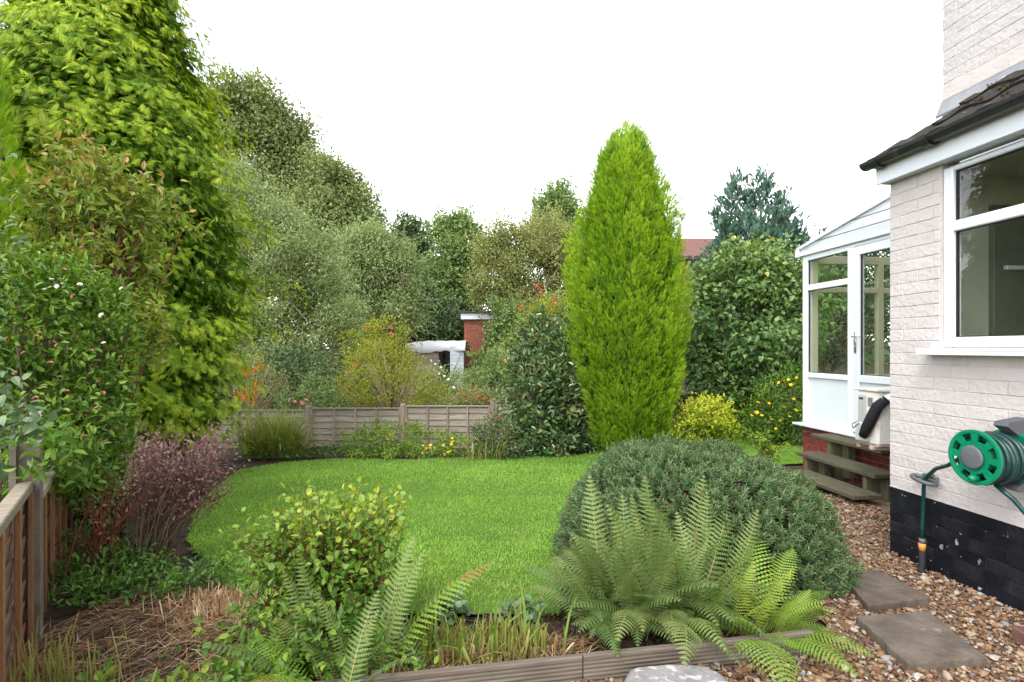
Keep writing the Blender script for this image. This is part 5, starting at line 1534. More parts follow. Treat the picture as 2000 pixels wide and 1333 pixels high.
# lilac
Yq = 11.6
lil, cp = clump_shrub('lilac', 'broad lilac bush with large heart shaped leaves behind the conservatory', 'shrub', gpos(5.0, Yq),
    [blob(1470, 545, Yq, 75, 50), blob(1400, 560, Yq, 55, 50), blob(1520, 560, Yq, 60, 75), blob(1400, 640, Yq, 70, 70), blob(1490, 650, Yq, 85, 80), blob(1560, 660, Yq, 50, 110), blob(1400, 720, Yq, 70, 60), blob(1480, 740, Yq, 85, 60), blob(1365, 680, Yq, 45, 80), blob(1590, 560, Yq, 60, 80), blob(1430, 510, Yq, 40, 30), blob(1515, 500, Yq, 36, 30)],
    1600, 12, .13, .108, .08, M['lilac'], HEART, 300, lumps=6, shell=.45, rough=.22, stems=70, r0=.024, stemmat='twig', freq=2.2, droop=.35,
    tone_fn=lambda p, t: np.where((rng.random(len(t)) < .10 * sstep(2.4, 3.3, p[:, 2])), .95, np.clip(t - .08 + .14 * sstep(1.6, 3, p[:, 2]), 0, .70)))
# yellow choisya
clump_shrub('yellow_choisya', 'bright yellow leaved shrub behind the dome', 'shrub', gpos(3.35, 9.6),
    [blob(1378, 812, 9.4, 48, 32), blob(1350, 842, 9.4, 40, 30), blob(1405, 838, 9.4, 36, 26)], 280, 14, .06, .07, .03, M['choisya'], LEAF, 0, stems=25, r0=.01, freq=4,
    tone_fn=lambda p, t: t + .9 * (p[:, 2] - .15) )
# yellow flowered shrub beside the conservatory
hyp, cp = clump_shrub('hypericum', 'dark green bush with yellow flowers against the conservatory', 'shrub', gpos(4.95, 10.1),
    [blob(1530, 780, 10.0, 55, 50), blob(1500, 820, 10.0, 50, 40), blob(1560, 830, 10, 45, 50), blob(1555, 740, 10.1, 30, 30)], 420, 12, .08, .075, .03, M['viburnum'], LEAF, 0, stems=30, r0=.012, freq=3)
fm_y = flower_mesh('flower', M['yellowflower'], 5, 1, .25, 1)
put_flowers(hyp, fm_y, [P(px, py, 9.45 + .15 * random.random()) - np.array(hyp.location) for px, py in ((1540, 742), (1521, 748), (1556, 738), (1545, 752), (1480, 786), (1502, 788), (1478, 806), (1488, 812), (1550, 780), (1508, 820), (1524, 822), (1542, 814), (1468, 812), (1515, 838), (1555, 802), (1530, 795))], .036)
# dark filler under lilac
clump_shrub('shade_shrub', 'dark leafy undergrowth below the lilac in front of the dark fence', 'shrub', gpos(4.2, 11.3),
    [blob(1440, 820, 11.2, 60, 40), blob(1400, 800, 11.3, 50, 40), blob(1490, 840, 11.2, 50, 30)], 200, 11, .09, .085, .045, M['viburnum'], LEAF, 0, stems=20, r0=.012, freq=3)
stem_shrub('weed_plant', 'pale green upright weed behind the dome on the right', 'plant', gpos(3.55, 7.6),
    [(np.array([3.5, 7.6, .1]), np.array([.22, .12, .18])), (np.array([3.75, 7.6, .0]), np.array([.2, .12, .14]))], 18, 22, .06, .035, M['spiraea'], LEAF, .2, .03, r0=.004, base_r=.1)

# bed in front of the back fence
hyl, cp = clump_shrub('low_hypericum', 'low yellow green spreading shrub with yellow flowers under the fence', 'shrub', gpos(-2.1, 10.0),
    [blob(720, 868, 9.9, 55, 32), blob(780, 856, 10.1, 55, 32), blob(840, 872, 9.9, 65, 30), blob(890, 876, 9.9, 45, 28), blob(690, 888, 9.7, 30, 18), blob(760, 888, 9.6, 60, 16), blob(740, 848, 10.2, 20, 22)], 560, 12, .055, .055, .028, M['spiraea'], LEAF, 0, stems=40, r0=.006, freq=4, tone_fn=lambda p, t: t * .8)
put_flowers(hyl, fm_y, [P(px, py, 9.35 + .1 * random.random()) - np.array(hyl.location) for px, py in ((826, 871), (832, 876), (841, 870), (883, 857), (884, 863), (882, 868), (868, 887), (875, 884), (880, 882), (840, 876), (866, 870), (825, 885))], .034)
clump_shrub('round_shrub', 'small dark rounded shrub at the right end of the fence bed', 'shrub', gpos(-.3, 10.0),
    [blob(968, 848, 9.7, 46, 34), blob(978, 872, 9.6, 48, 22)], 420, 14, .05, .055, .02, M['laurel'], LEAF, 0, stems=20, r0=.008, freq=4)

# long grass clump
M['longgrass'] = leafmat('long_grass', [(.07, .14, .016), (.14, .24, .03), (.28, .32, .07), (.40, .33, .15)], .45, .35, .4)
M['straw'] = leafmat('dry_straw', [(.10, .04, .02), (.22, .115, .055), (.38, .255, .135), (.50, .40, .25)], .7, .2, .2)
M['irisleaf'] = leafmat('cut_iris_leaves', [(.09, .17, .02), (.20, .27, .04), (.36, .34, .11), (.34, .16, .09)], .5, .35, .3)
def grass_tuft(name, label, base, n, spread, L, W, mat, lean=.5, rbase=.15, tonemu=.4, stiff=1.0, cat='grass clump', tpl=LONGBLADE, flat=0.0):
    root = thing(name, label, cat, tuple(base))
    a = rng.uniform(0, 6.283, n); rb = np.sqrt(rng.random(n))
    pos = np.stack([np.cos(a) * rb * rbase[0], np.sin(a) * rb * rbase[1], np.zeros(n)], 1)
    pos[:, 2] = gz(pos[:, 0] + base[0], pos[:, 1] + base[1]) - base[2] - .01
    t = np.abs(rng.normal(0, lean, n)) * (.3 + rb)
    a2 = a + rng.normal(0, .7, n)
    d = np.stack([np.cos(a2) * t, np.sin(a2) * t, np.full(n, stiff)], 1)
    nn = np.stack([np.cos(a2), np.sin(a2), -t], 1) * -1
    LL = L * rng.uniform(.45, 1.1, n)
    me = leaf_mesh('blades', pos, d, nn, LL, W * rng.uniform(.6, 1.3, n), tonemu + rng.normal(0, .2, n), tpl)
    tag(link('foliage', me, root, M[mat]), kind='stuff')
    return root
gr = grass_tuft('tall_grass_clump', 'tall arching clump of green grass before the back fence', gpos(-4.3, 9.75), 1000, 0, .90, .018, 'longgrass', 1.0, (.5, .3), .6)
grass_tuft('strappy_clump', 'small strappy clump with drooping yellow blades beside round shrub', gpos(-.45, 9.3), 70, 0, .5, .018, 'longgrass', .9, (.4, .15), .65)
clump_shrub('bed_shrub', 'low leafy plants at the foot of the tall grass clump', 'shrub', gpos(-4.3, 9.2),
    [blob(500, 905, 9.3, 40, 18), blob(590, 905, 9.4, 50, 14), blob(640, 890, 9.7, 30, 20)], 160, 12, .05, .06, .035, M['cover'], LEAF, 0, stems=12, r0=.006, freq=4)

# ================================================================== NEIGHBOUR'S GARDEN
Yn = 13.2
ysh, cp = clump_shrub('yellow_green_shrub', 'airy yellow green shrub with forked stems just over the fence', 'shrub', np.array([-2.95, Yn, -.7]),
    [blob(765, 715, Yn, 80, 45), blob(710, 740, Yn, 60, 50), blob(815, 755, Yn, 60, 40), blob(760, 760, Yn, 110, 40), blob(740, 680, Yn, 40, 34), blob(690, 780, Yn, 50, 30), blob(850, 780, Yn, 50, 28)],
    1000, 13, .085, .05, .027, M['yellowgreen'], LEAF, 0, shell=.35, rough=.15, stems=60, stemmat='twig_pale', r0=.02, freq=2.5)
fm_r = flower_mesh('flower', M['redflower'], 6, 1, .4, 2)
put_flowers(ysh, fm_r, [P(px, py, 12.5) - np.array(ysh.location) for px, py in ((692, 705), (700, 715), (680, 730))], .05)
clump_shrub('rose_bush', 'taller yellowish shrub with red blooms behind the airy shrub', 'shrub', np.array([-3.5, 14.6, -.7]),
    [blob(760, 650, 14.5, 45, 30), blob(725, 660, 14.5, 36, 30), blob(690, 675, 14.5, 30, 30), blob(745, 700, 14.5, 70, 50)], 420, 12, .08, .065, .033, M['yellowgreen'], LEAF, 0, stems=40, r0=.016, freq=2.5)
rb = bpy.data.objects['rose_bush']
put_flowers(rb, fm_r, [P(px, py, 13.75) - np.array(rb.location) for px, py in ((715, 640), (738, 645), (762, 652), (770, 632), (810, 644), (765, 643), (742, 660), (802, 675))], .042)
clump_shrub('pink_rose', 'pink flowering rose poking over the fence top', 'shrub', np.array([-5.0, 12.2, -.7]),
    [blob(585, 790, 12.1, 45, 22), blob(620, 770, 12.3, 40, 40), blob(640, 800, 12.2, 40, 25)], 260, 11, .07, .07, .04, M['mid'], LEAF, 0, stems=25, r0=.01, freq=3)
pr = bpy.data.objects['pink_rose']
fm_p = flower_mesh('flower', M['pinkflower'], 7, 1, .5, 3)
put_flowers(pr, fm_p, [P(px, py, 11.5) - np.array(pr.location) for px, py in ((567, 782), (575, 786), (590, 788), (597, 784), (588, 792))], .055)
az, cp = clump_shrub('azalea', 'half bare shrub with orange autumn leaves beside the cypress', 'shrub', np.array([-6.1, 12.3, -.7]),
    [blob(490, 720, 12.2, 40, 32), blob(530, 755, 12.2, 50, 36), blob(480, 770, 12.2, 35, 40)], 110, 8, .07, .08, .035, M['birch'], LEAF, 0, stems=60, stemmat='twig_pale', r0=.018, freq=3)
az_l = [(470, 710), (478, 722), (484, 728), (505, 715), (500, 760), (478, 770), (490, 775), (472, 765), (466, 772), (500, 750)]
pp = np.repeat(np.array([P(px, py, 11.6) for px, py in az_l]), 9, 0) + rng.normal(0, .045, (90, 3)) - np.array(az.location)
me = leaf_mesh('orange_foliage', pp, rand_dirs(90) + np.array([0, 0, -.8]), rand_dirs(90) + np.array([0, -1, .3]), .13, .045, rng.random(90), LEAF)
tag(link('orange_foliage', me, az, M['orangeleaf']), kind='stuff')
clump_shrub('dark_shrub', 'dense dark shrub filling the gap left of the airy shrub', 'shrub', np.array([-5.9, 14.5, -.7]),
    [blob(600, 740, 14.4, 60, 60), blob(650, 765, 14.2, 60, 40), blob(560, 740, 14.8, 70, 70), blob(470, 770, 14.5, 80, 50)], 700, 12, .12, .09, .05, M['dark'], LEAF, 0, stems=40, r0=.02, freq=2)
mx_, cp = clump_shrub('mixed_border', 'pale speckled flowering bush below the shed door', 'shrub', np.array([-1.6, 16.5, -.7]),
    [blob(855, 740, 16.4, 34, 26), blob(905, 748, 16.4, 36, 22), blob(880, 775, 16.2, 70, 24)], 520, 12, .09, .07, .035, M['willow'], LEAF, 0, stems=30, r0=.014, freq=2.5)
fm_pale = flower_mesh('flower', M['whiteflower'], 6, 1, .4, 2)
put_flowers(mx_, fm_pale, [P(px, py, 15.7) - np.array(mx_.location) for px, py in ((842, 705), (850, 712), (860, 718), (868, 735), (876, 742), (930, 732), (938, 742), (925, 745), (886, 758), (858, 730))], .05)
rs, cp = clump_shrub('red_flowered_shrub', 'low shrub with dusky red flowers near the right fence post', 'shrub', np.array([-.9, 12.6, -.7]),
    [blob(920, 775, 12.5, 36, 20), blob(950, 785, 12.5, 30, 20), blob(890, 790, 12.5, 30, 14)], 240, 12, .06, .055, .025, M['birch'], LEAF, 0, stems=20, r0=.01, freq=3)
put_flowers(rs, fm_r, [P(px, py, 12.05) - np.array(rs.location) for px, py in ((922, 765), (905, 770), (915, 778), (945, 780), (935, 775), (930, 760), (955, 785), (890, 778))], .035)
gw, cp = clump_shrub('bright_shrub', 'fresh green shrub with few red buds below the brick pillar', 'shrub', np.array([-.6, 15.5, -.7]),
    [blob(982, 710, 15.4, 36, 34), blob(985, 740, 15.2, 40, 36), blob(945, 742, 15.4, 34, 20)], 520, 12, .09, .08, .04, M['mid'], LEAF, 0, stems=30, r0=.014, freq=2.5)
grass_tuft('blue_reeds', 'blue green feathery reeds behind the right fence panel', np.array([-.35, 13.0, -.7]), 320, 0, 1.15, .018, 'greyleaf', .22, (.5, .3), .35)
rt, cp = clump_shrub('red_tipped_shrub', 'yellow green shrub with scarlet tips above the dark evergreen', 'shrub', np.array([.75, 13.2, -.7]),
    [blob(1055, 630, 13.1, 50, 34), blob(1030, 660, 13.1, 40, 34), blob(1090, 620, 13.2, 40, 40), blob(1050, 700, 13.1, 70, 60)], 520, 12, .1, .085, .035, M['yellowgreen'], LEAF, 0, stems=30, r0=.016, freq=2.5)
pp = np.repeat(np.array([P(px, py, 12.6) for px, py in ((1052, 560), (1056, 575), (1018, 602), (1080, 592), (1112, 568))]), 7, 0) + rng.normal(0, .04, (35, 3)) - np.array(rt.location)
me = leaf_mesh('red_shoots', pp, rand_dirs(35) * .6 + np.array([0, 0, .6]), rand_dirs(35), .10, .03, rng.random(35), LEAF)
tag(link('red_shoots', me, rt, M['redflower']), kind='stuff')

# shed with a white sheet over its roof
M['tarp'] = solid('white_sheet', (.80, .80, .80), (.74, .74, .75), 4, .5, .4, .4, 6, dist=.04)
M['shedwall'] = solid('pinkish_grey_boards', (.36, .29, .25), (.30, .24, .21), 5, .9, .2, .3, 14, stretch=(1, 1, 6))
M['paleblue'] = solid('pale_blue_paint', (.68, .74, .78), (.62, .68, .73), 6, .6, .3)
M['darkinside'] = solid('dark_interior', (.03, .028, .025), (.05, .045, .04), 6, .9, .1)
Ys = 24.0; k = Ys / F
shed = thing('garden_shed', 'old shed with white sheeted roof and open pale door', 'shed', (P(855, 0, Ys)[0], Ys, -.7))
X0 = P(800, 0, Ys)[0] - shed.location.x; X1 = P(905, 0, Ys)[0] - shed.location.x; Xd = P(857, 0, Ys)[0] - shed.location.x; Xe = P(880, 0, Ys)[0] - shed.location.x
zt_ = CH - (668 - HZ) * k + .7
zw = CH - (683 - HZ) * k + .7
for kk in range(8):
    mb = MB(); mb.box(((X0 + Xd) / 2, 0, .16 + kk * .27), (Xd - X0, .03, .26), ch=.006); mb.build('board', M['shedwall'], shed)
mb = MB(); mb.box((X0 + .015, .9, zw / 2), (.03, 1.8, zw)); mb.box((X1, .9, zw / 2), (.03, 1.8, zw)); mb.box(((X0 + X1) / 2, 1.8, zw / 2), (X1 - X0, .03, zw)); mb.build('side_wall', M['shedwall'], shed)
mb = MB(); mb.box(((Xd + Xe) / 2 + .1, .9, .8), (.5, .5, 1.3), ch=.02); mb.box(((Xd + Xe) / 2 - .1, .5, 1.5), (.1, .1, .8)); mb.build('stored_box', M['darkinside'], shed)
# door standing open, of narrow boards with a diagonal brace
dr = bpy.data.objects.new('door', None); COL.objects.link(dr); dr.parent = shed; dr.location = (X1 + .02, -.04, 0); dr.rotation_euler = (0, 0, R(200))
dw = .62
for kk in range(14):
    mb = MB(); mb.box((dw / 2, 0, .2 + kk * .145 + .07), (dw, .024, .138), ch=.006); mb.build('plank', M['paleblue'], dr)
mb = MB(); z0_, z1_ = .75, 2.2; mb.prism([(.0, .016, z1_), (.04, .016, z1_), (dw, .016, z0_), (dw - .04, .016, z0_)], (0, .02, 0)); mb.build('brace', M['acgrey'], dr)
# sheet: sagging grid
nx_, ny_ = 26, 12; V = []; q = []
for j in range(ny_ + 1):
    for i in range(nx_ + 1):
        fx = i / nx_; fy = j / ny_
        x = X0 - .18 + (X1 - X0 + .28) * fx
        ridge = zt_ - .10 * (1 - min(1, fx * 2.6)) ** 1.5 - .03
        y = -.25 + 2.2 * fy
        z = ridge + .14 * math.sin(math.pi * fy) - .05
        if j == 0: z = zw - .06 - .10 * math.sin(fx * 5) ** 2 * (fx < .6) + .02 * math.sin(fx * 40); y = -.22
        z += .012 * math.sin(fx * 30 + fy * 9)
        V.append((x, y, z))
for j in range(ny_):
    for i in range(nx_): a = j * (nx_ + 1) + i; q.append((a, a + 1, a + nx_ + 2, a + nx_ + 1))
sh = link('roof_sheet', np_mesh('roof_sheet', V, [np.array(q)], smooth=True), shed, M['tarp'])
so = sh.modifiers.new('thickness', 'SOLIDIFY'); so.thickness = .02
# brick outbuilding (the pillar-like corner)
M['farbrick'] = solid('weathered_red_brick', (.34, .115, .07), (.26, .085, .055), 8, .85, .2, .3, 40)
Yb = 25.5; kb = Yb / F
ob = thing('brick_outbuilding', 'red brick flat roofed outbuilding with white fascia right of the shed', 'outbuilding', (P(907, 0, Yb)[0], Yb, -.7))
zt2 = CH - (608 - HZ) * kb + .7
Wb = 2.6; zwall = zt2 - .40
mb = MB(); mb.box((Wb / 2, 1.5, zwall / 2), (Wb - .02, 2.98, zwall - .01)); mb.build('wall', M['mortar'], ob)
mb = MB(); nbk = int(zwall / .075)
bme = []
for q_ in range(4):
    m3 = MB(); m3.box((0, 0, 0), (.215, .03, .062), ch=.004); me = m3.mesh('brick'); me.materials.append(M['farbrick']); bme.append(me)
nobj = 0
for c in range(nbk):
    z = (c + .5) * .075; x = 0 if c % 2 else -.1125
    while x < Wb:
        xa, xb = max(0, x), min(Wb, x + .215)
        if xb - xa > .2 and xb < 1.1 and z > 1.15 and nobj < 300:
            o = bpy.data.objects.new('brick', bme[nobj % 4]); COL.objects.link(o); o.parent = ob; o.location = ((xa + xb) / 2, .0, z); nobj += 1
        elif xb - xa > .04: mb.box(((xa + xb) / 2, .0, z), (xb - xa, .03, .062))
        x += .225
tag(mb.build('brickwork', M['farbrick'], ob), kind='stuff')
mb = MB()
for c in range(nbk):
    y = .02 if c % 2 else .13
    while y < 2.9: mb.box((-.002, y + .1075, (c + .5) * .075), (.03, .215, .062)); y += .225
tag(mb.build('side_brickwork', M['farbrick'], ob), kind='stuff')
mb = MB(); mb.box((Wb / 2 - .05, 1.45, zwall + .14), (Wb + .2, 3.3, .28), ch=.01); mb.build('fascia', M['upvc'], ob)
mb = MB(); mb.box((Wb / 2 - .05, 1.45, zwall + .33), (Wb + .4, 3.5, .10), ch=.02); mb.build('roof_felt', M['gutter'], ob)
mb = MB(); mb.tube([(.98, -.07, zwall), (.98, -.07, .1)], .04, 10); mb.build('drainpipe', M['gutter'], ob, True)
# house with red tiled roof behind the conifer
M['redtile'] = solid('red_roof_tile', (.125, .062, .05), (.165, .085, .068), 6, .8, .25)
Yh = 31; kh = Yh / F
rh = thing('far_house', 'house with red pantile roof between conifer and blue conifer', 'house', (P(1395, 0, Yh)[0], Yh, -.7))
zrid = CH - (445 - HZ) * kh + .7; zeav = CH - (502 - HZ) * kh + .7
mb = MB(); mb.box((0.9, 4, zeav / 2), (5.2, 7, zeav)); mb.build('wall', M['redbrick'], rh)
mb = MB(); mb.prism([(-2.2, -.1, zeav), (4.2, -.1, zeav), (4.2, 3.6, zrid - .06), (-2.2, 3.6, zrid - .06)], (0, .05, -.15)); rf = mb.build('roof', M['redtile'], rh)
mb = MB(); nrow = 15
for r_ in range(nrow):
    f = r_ / nrow
    for c in range(26):
        x = -2.15 + c * .245; ya = -.15 + 3.65 * f; za = zeav + (zrid - zeav) * f
        dy = 3.65 / nrow * 1.1; dz = (zrid - zeav) / nrow * 1.1
        mb.add([(x, ya, za + .05), (x + .12, ya, za + .085), (x + .235, ya, za + .05), (x, ya + dy, za + dz + .02), (x + .12, ya + dy, za + dz + .055), (x + .235, ya + dy, za + dz + .02), (x, ya, za), (x + .235, ya, za)],
               [(0, 1, 4, 3), (1, 2, 5, 4), (0, 6, 7, 2, 1)])
tag(mb.build('tile', M['redtile'], rf), kind='stuff')
mb = MB(); mb.tube([(-2.2, 3.6, zrid), (4.2, 3.6, zrid)], .12, 8); mb.build('ridge', M['redtile'], rf, True)
mb = MB(); mb.box((.9, .42, zeav - .12), (6.2, .06, .18)); mb.build('eaves_board', M['gutter'], rh)
tree_r = None
bt('garden_tree', 'dark green tree behind the conservatory roof', 1600, 20.0,
   [blob(1600, 520, 20, 70, 60), blob(1570, 500, 20, 30, 30), blob(1680, 540, 20, 90, 70), blob(1600, 620, 20, 110, 70), blob(1800, 560, 20, 120, 80)], 'dark', 800, 16, .22, .2, .12, r0=.2, rough=.2)

# ================================================================== FERNS AND FOREGROUND PLANTS
M['fern'] = leafmat('fern_green', [(.042,.095,.024),(.095,.17,.042),(.18,.26,.075),(.28,.17,.07)], .5, .35, .3)
M['fern_bright'] = leafmat('bright_fern_green', [(.06, .14, .016), (.13, .26, .028), (.25, .38, .05), (.30, .18, .05)], .5, .38, .3)
M['rachis'] = solid('fern_stalk', (.24, .20, .07), (.20, .12, .05), 10, .6)

def frond_meshes(a0, bend, npin=26, wid=.30, mat='fern', serr=8, tone0=.5, lean=.35, pdroop=.25, brown_tip=0., start=.14, pk=.47):
    """one frond, 1 m long, growing along +y and up from the origin; stalk and leafy blade in one mesh"""
    steps = 30; pts = []; ang = []
    y = z = 0.0
    for i in range(steps + 1):
        a = a0 - bend * (i / steps) ** 1.3
        pts.append((y, z)); ang.append(a); y += math.cos(a) / steps; z += math.sin(a) / steps
    V = []; Fc = []; tone = []
    def at(s):
        f = s * steps; i = min(steps - 1, int(f)); t = f - i
        return (pts[i][0] + (pts[i + 1][0] - pts[i][0]) * t, pts[i][1] + (pts[i + 1][1] - pts[i][1]) * t, ang[i])
    # stalk as a thin three-sided tube
    prev = None
    for i in range(0, steps + 1, 2):
        r_ = .0065 * (1 - i / steps * .85); y, z = pts[i]; a = ang[i]
        o = len(V); V += [(-r_, y, z), (r_, y, z), (0, y - math.sin(a) * -r_ * 1.2, z - math.cos(a) * r_ * 1.2)]; tone += [.9] * 3
        if prev is not None:
            for k in range(3): Fc.append((prev + k, prev + (k + 1) % 3, o + (k + 1) % 3, o + k))
        prev = o
    nst = len(Fc)
    T3 = []
    for i in range(npin):
        s = start + (1 - start) * (i + .3) / npin
        prof = math.sin(math.pi * min(1, (s - start) / (1 - start) * .82 + .16)) ** .9 if True else 1
        pl = wid * prof * random.uniform(.92, 1.05)
        if pl < .008: pl = .008
        y, z, a = at(s)
        fw = np.array([0, math.cos(a), math.sin(a)]); nm = np.array([0, -math.sin(a), math.cos(a)])
        brown = s > 1 - brown_tip
        for sg in (-1, 1):
            ax = np.array([sg * math.cos(lean), 0, 0]) + fw * math.sin(lean)
            ax = ax / np.linalg.norm(ax); sd_ = np.cross(nm, ax)
            p0 = np.array([0, y, z]); roll = random.uniform(-.15, .15)
            sd_ = sd_ * math.cos(roll) + nm * math.sin(roll)
            pw = (1 - start) / npin * pk * (1 if True else 1)
            for j in range(serr):
                u0, u1 = j / serr, (j + 1) / serr; um = (u0 + u1) / 2 + .04
                w_ = pw * (1 - um ** 1.8) * 1.0 + .0015
                dr0 = -pdroop * pl * u0 * u0; dr1 = -pdroop * pl * u1 * u1; drm = -pdroop * pl * um * um
                c0 = p0 + ax * pl * u0 + nm * dr0; c1 = p0 + ax * pl * u1 + nm * dr1
                ue = um - .04 + .5 / serr * .7; us = um - .04 - .5 / serr * .2
                we = pw * max(0, 1 - ue ** 1.9) * .72 + .0008; ws = pw * (1 - us ** 1.9) + .0012
                for s2 in (-1, 1):
                    q0 = p0 + ax * pl * (us + .12 / serr) + sd_ * s2 * ws + nm * (dr0 - ws * .15); q1 = p0 + ax * pl * (ue + .12 / serr) + sd_ * s2 * we + nm * (dr1 - we * .15)
                    o = len(V); V += [tuple(c0), tuple(c1), tuple(q1), tuple(q0)]
                    T3.append((o, o + 1, o + 2, o + 3)); tt = tone0 + random.uniform(-.05, .05) + .12 * u0; tt = .97 if brown else min(tt, .8); tone += [tt] * 4
    me = np_mesh('frond', V, [np.array(Fc), np.array(T3)], tone, midx=[1] * nst + [0] * len(T3))
    me.materials.append(M[mat]); me.materials.append(M['rachis'])
    return me

def fern(name, label, base, fr, meshes, group=None):
    """fr: list of (yaw, length, roll, mesh index, dx, dy)"""
    root = thing(name, label, 'fern', tuple(base), 0, group)
    for yaw, ln, roll, q, dx, dy in fr:
        o = bpy.data.objects.new('frond', meshes[q % len(meshes)]); COL.objects.link(o); o.parent = root
        m4 = Matrix.Rotation(yaw, 4, 'Z') @ Matrix.Rotation(roll, 4, 'Y') @ Matrix.Scale(ln, 4)
        m4.translation = Vector((dx, dy, 0)); o.matrix_local = m4
    return root
FM = [frond_meshes(R(84), R(34), 24, .125, 'fern', 7, .46, pk=.36), frond_meshes(R(76), R(46), 24, .13, 'fern', 7, .55, pk=.36), frond_meshes(R(66), R(58), 24, .13, 'fern', 7, .34, pk=.36), frond_meshes(R(80), R(26), 26, .115, 'fern', 7, .64, pk=.36),
      frond_meshes(R(52), R(66), 24, .135, 'fern', 7, .42, pdroop=.35, pk=.36), frond_meshes(R(60), R(95), 24, .14, 'fern', 7, .66, pdroop=.4, pk=.36), frond_meshes(R(70), R(50), 24, .12, 'fern', 7, .2, pk=.36), frond_meshes(R(48), R(80), 24, .13, 'fern', 7, .26, pdroop=.4, pk=.36)]
FB = [frond_meshes(R(66), R(50), 24, .19, 'fern_bright', 6, .55, pdroop=.2, pk=.36), frond_meshes(R(56), R(70), 24, .18, 'fern_bright', 6, .35, pk=.36), frond_meshes(R(45), R(80), 24, .18, 'fern_bright', 6, .42, pdroop=.35, pk=.36), frond_meshes(R(75), R(40), 24, .19, 'fern_bright', 6, .7, pk=.36), frond_meshes(R(58), R(50), 24, .18, 'fern_bright', 6, .5, brown_tip=.25, pk=.36)]
rng = np.random.default_rng(23)
# yaw 0 = away from the camera, + = towards the left, pi = towards the camera
fr = []
for i in range(150):
    yaw = rng.uniform(-math.pi, math.pi)
    q = int(rng.integers(0, 4)) if rng.random() < .62 else int(rng.integers(4, 8))
    ln = (rng.uniform(.50, .84) if q in (0, 1, 3) else rng.uniform(.42, .66)) * (.70 if abs(abs(yaw) - 1.57) < .75 else .95)
    fr.append((yaw, ln, rng.normal(0, .25), q, np.clip(rng.normal(0, .19), -.3, .34), rng.normal(0, .07)))
for yaw, ln, q in ((1.5, .58, 2), (1.3, .6, 4), (1.7, .54, 4), (1.1, .62, 2), (2.0, .5, 4), (-1.3, .6, 2), (-1.6, .54, 4), (3.0, .5, 5), (2.7, .55, 5), (-2.9, .52, 5), (1.8, .56, 2), (2.3, .5, 7), (-2.4, .5, 7), (2.9, .46, 7), (2.6, .42, 7), (-2.7, .44, 7), (3.1, .42, 4)):
    fr.append((yaw, ln, rng.normal(0, .12), q, rng.normal(0, .12), rng.normal(0, .04)))
fern('fern', 'large dull green fern clump in front of the dome shrub', gpos(.68, 2.72), fr, FM)
fr = []
for i in range(18):
    q = int(rng.integers(0, 4))
    fr.append((rng.uniform(-math.pi, math.pi), rng.uniform(.3, .48), rng.normal(0, .2), q, rng.normal(0, .12), rng.normal(0, .04)))
fr += [(-.55, .62, -.25, 0, .08, 0), (-2.7, .46, .1, 2, .10, -.05), (3.1, .62, 0, 2, -.06, -.06), (-2.2, .44, .1, 2, .12, -.04), (-1.3, .42, 0, 1, .14, .03), (-.9, .5, 0, 0, .1, .05), (.5, .5, 0, 0, -.1, .05)]
fern('fern', 'bright green fern spilling over the timber edge onto gravel', gpos(1.12, 2.58), fr, FB)
fr = []
for i in range(22):
    q = int(rng.integers(0, 6)); fr.append((rng.uniform(-math.pi, math.pi), rng.uniform(.34, .52), rng.normal(0, .25), q, rng.normal(0, .13), rng.normal(0, .08)))
fr += [(-1.15, .70, -.1, 4, .14, .08), (-.8, .58, .1, 0, .14, .06), (2.5, .50, .1, 1, -.10, -.08), (2.1, .52, 0, 2, -.12, -.05), (3.0, .5, 0, 1, 0, -.1), (1.3, .5, 0, 0, -.1, .06), (-2.7, .48, 0, 1, .08, -.08), (-.4, .6, .1, 0, .12, .1), (.9, .55, 0, 0, -.1, .1), (-2.2, .44, 0, 2, .1, -.06)]
fern('fern', 'arching fern growing through the trimmed red stemmed shrub', gpos(-.70, 2.17), fr, [FM[3], FB[1], FM[2], FM[4], FB[4], FM[1]])

# trimmed red-stemmed shrub with round leaves
stem_shrub('trimmed_shrub', 'trimmed shrub of red stems with round yellow green leaves', 'shrub', gpos(-.88, 2.66),
    [blob(505, 1035, 2.5, 50, 40), blob(790, 1000, 2.66, 40, 40), blob(650, 985, 2.66, 120, 40), blob(600, 1000, 2.6, 70, 50), blob(730, 1000, 2.66, 80, 45), blob(640, 1060, 2.55, 110, 60), blob(560, 1060, 2.5, 70, 60), blob(730, 1090, 2.55, 70, 60), blob(500, 1110, 2.45, 50, 60)],
    230, 24, .034, .023, M['spiraea'], ROUND, .22, .034, 'twig_red', .0034, nleaf=300, base_r=.12, bow=.05,
    tone_fn=lambda p, t: t * .75 + .28 * np.clip((p[:, 2] - .45) / .3, -.6, .8))
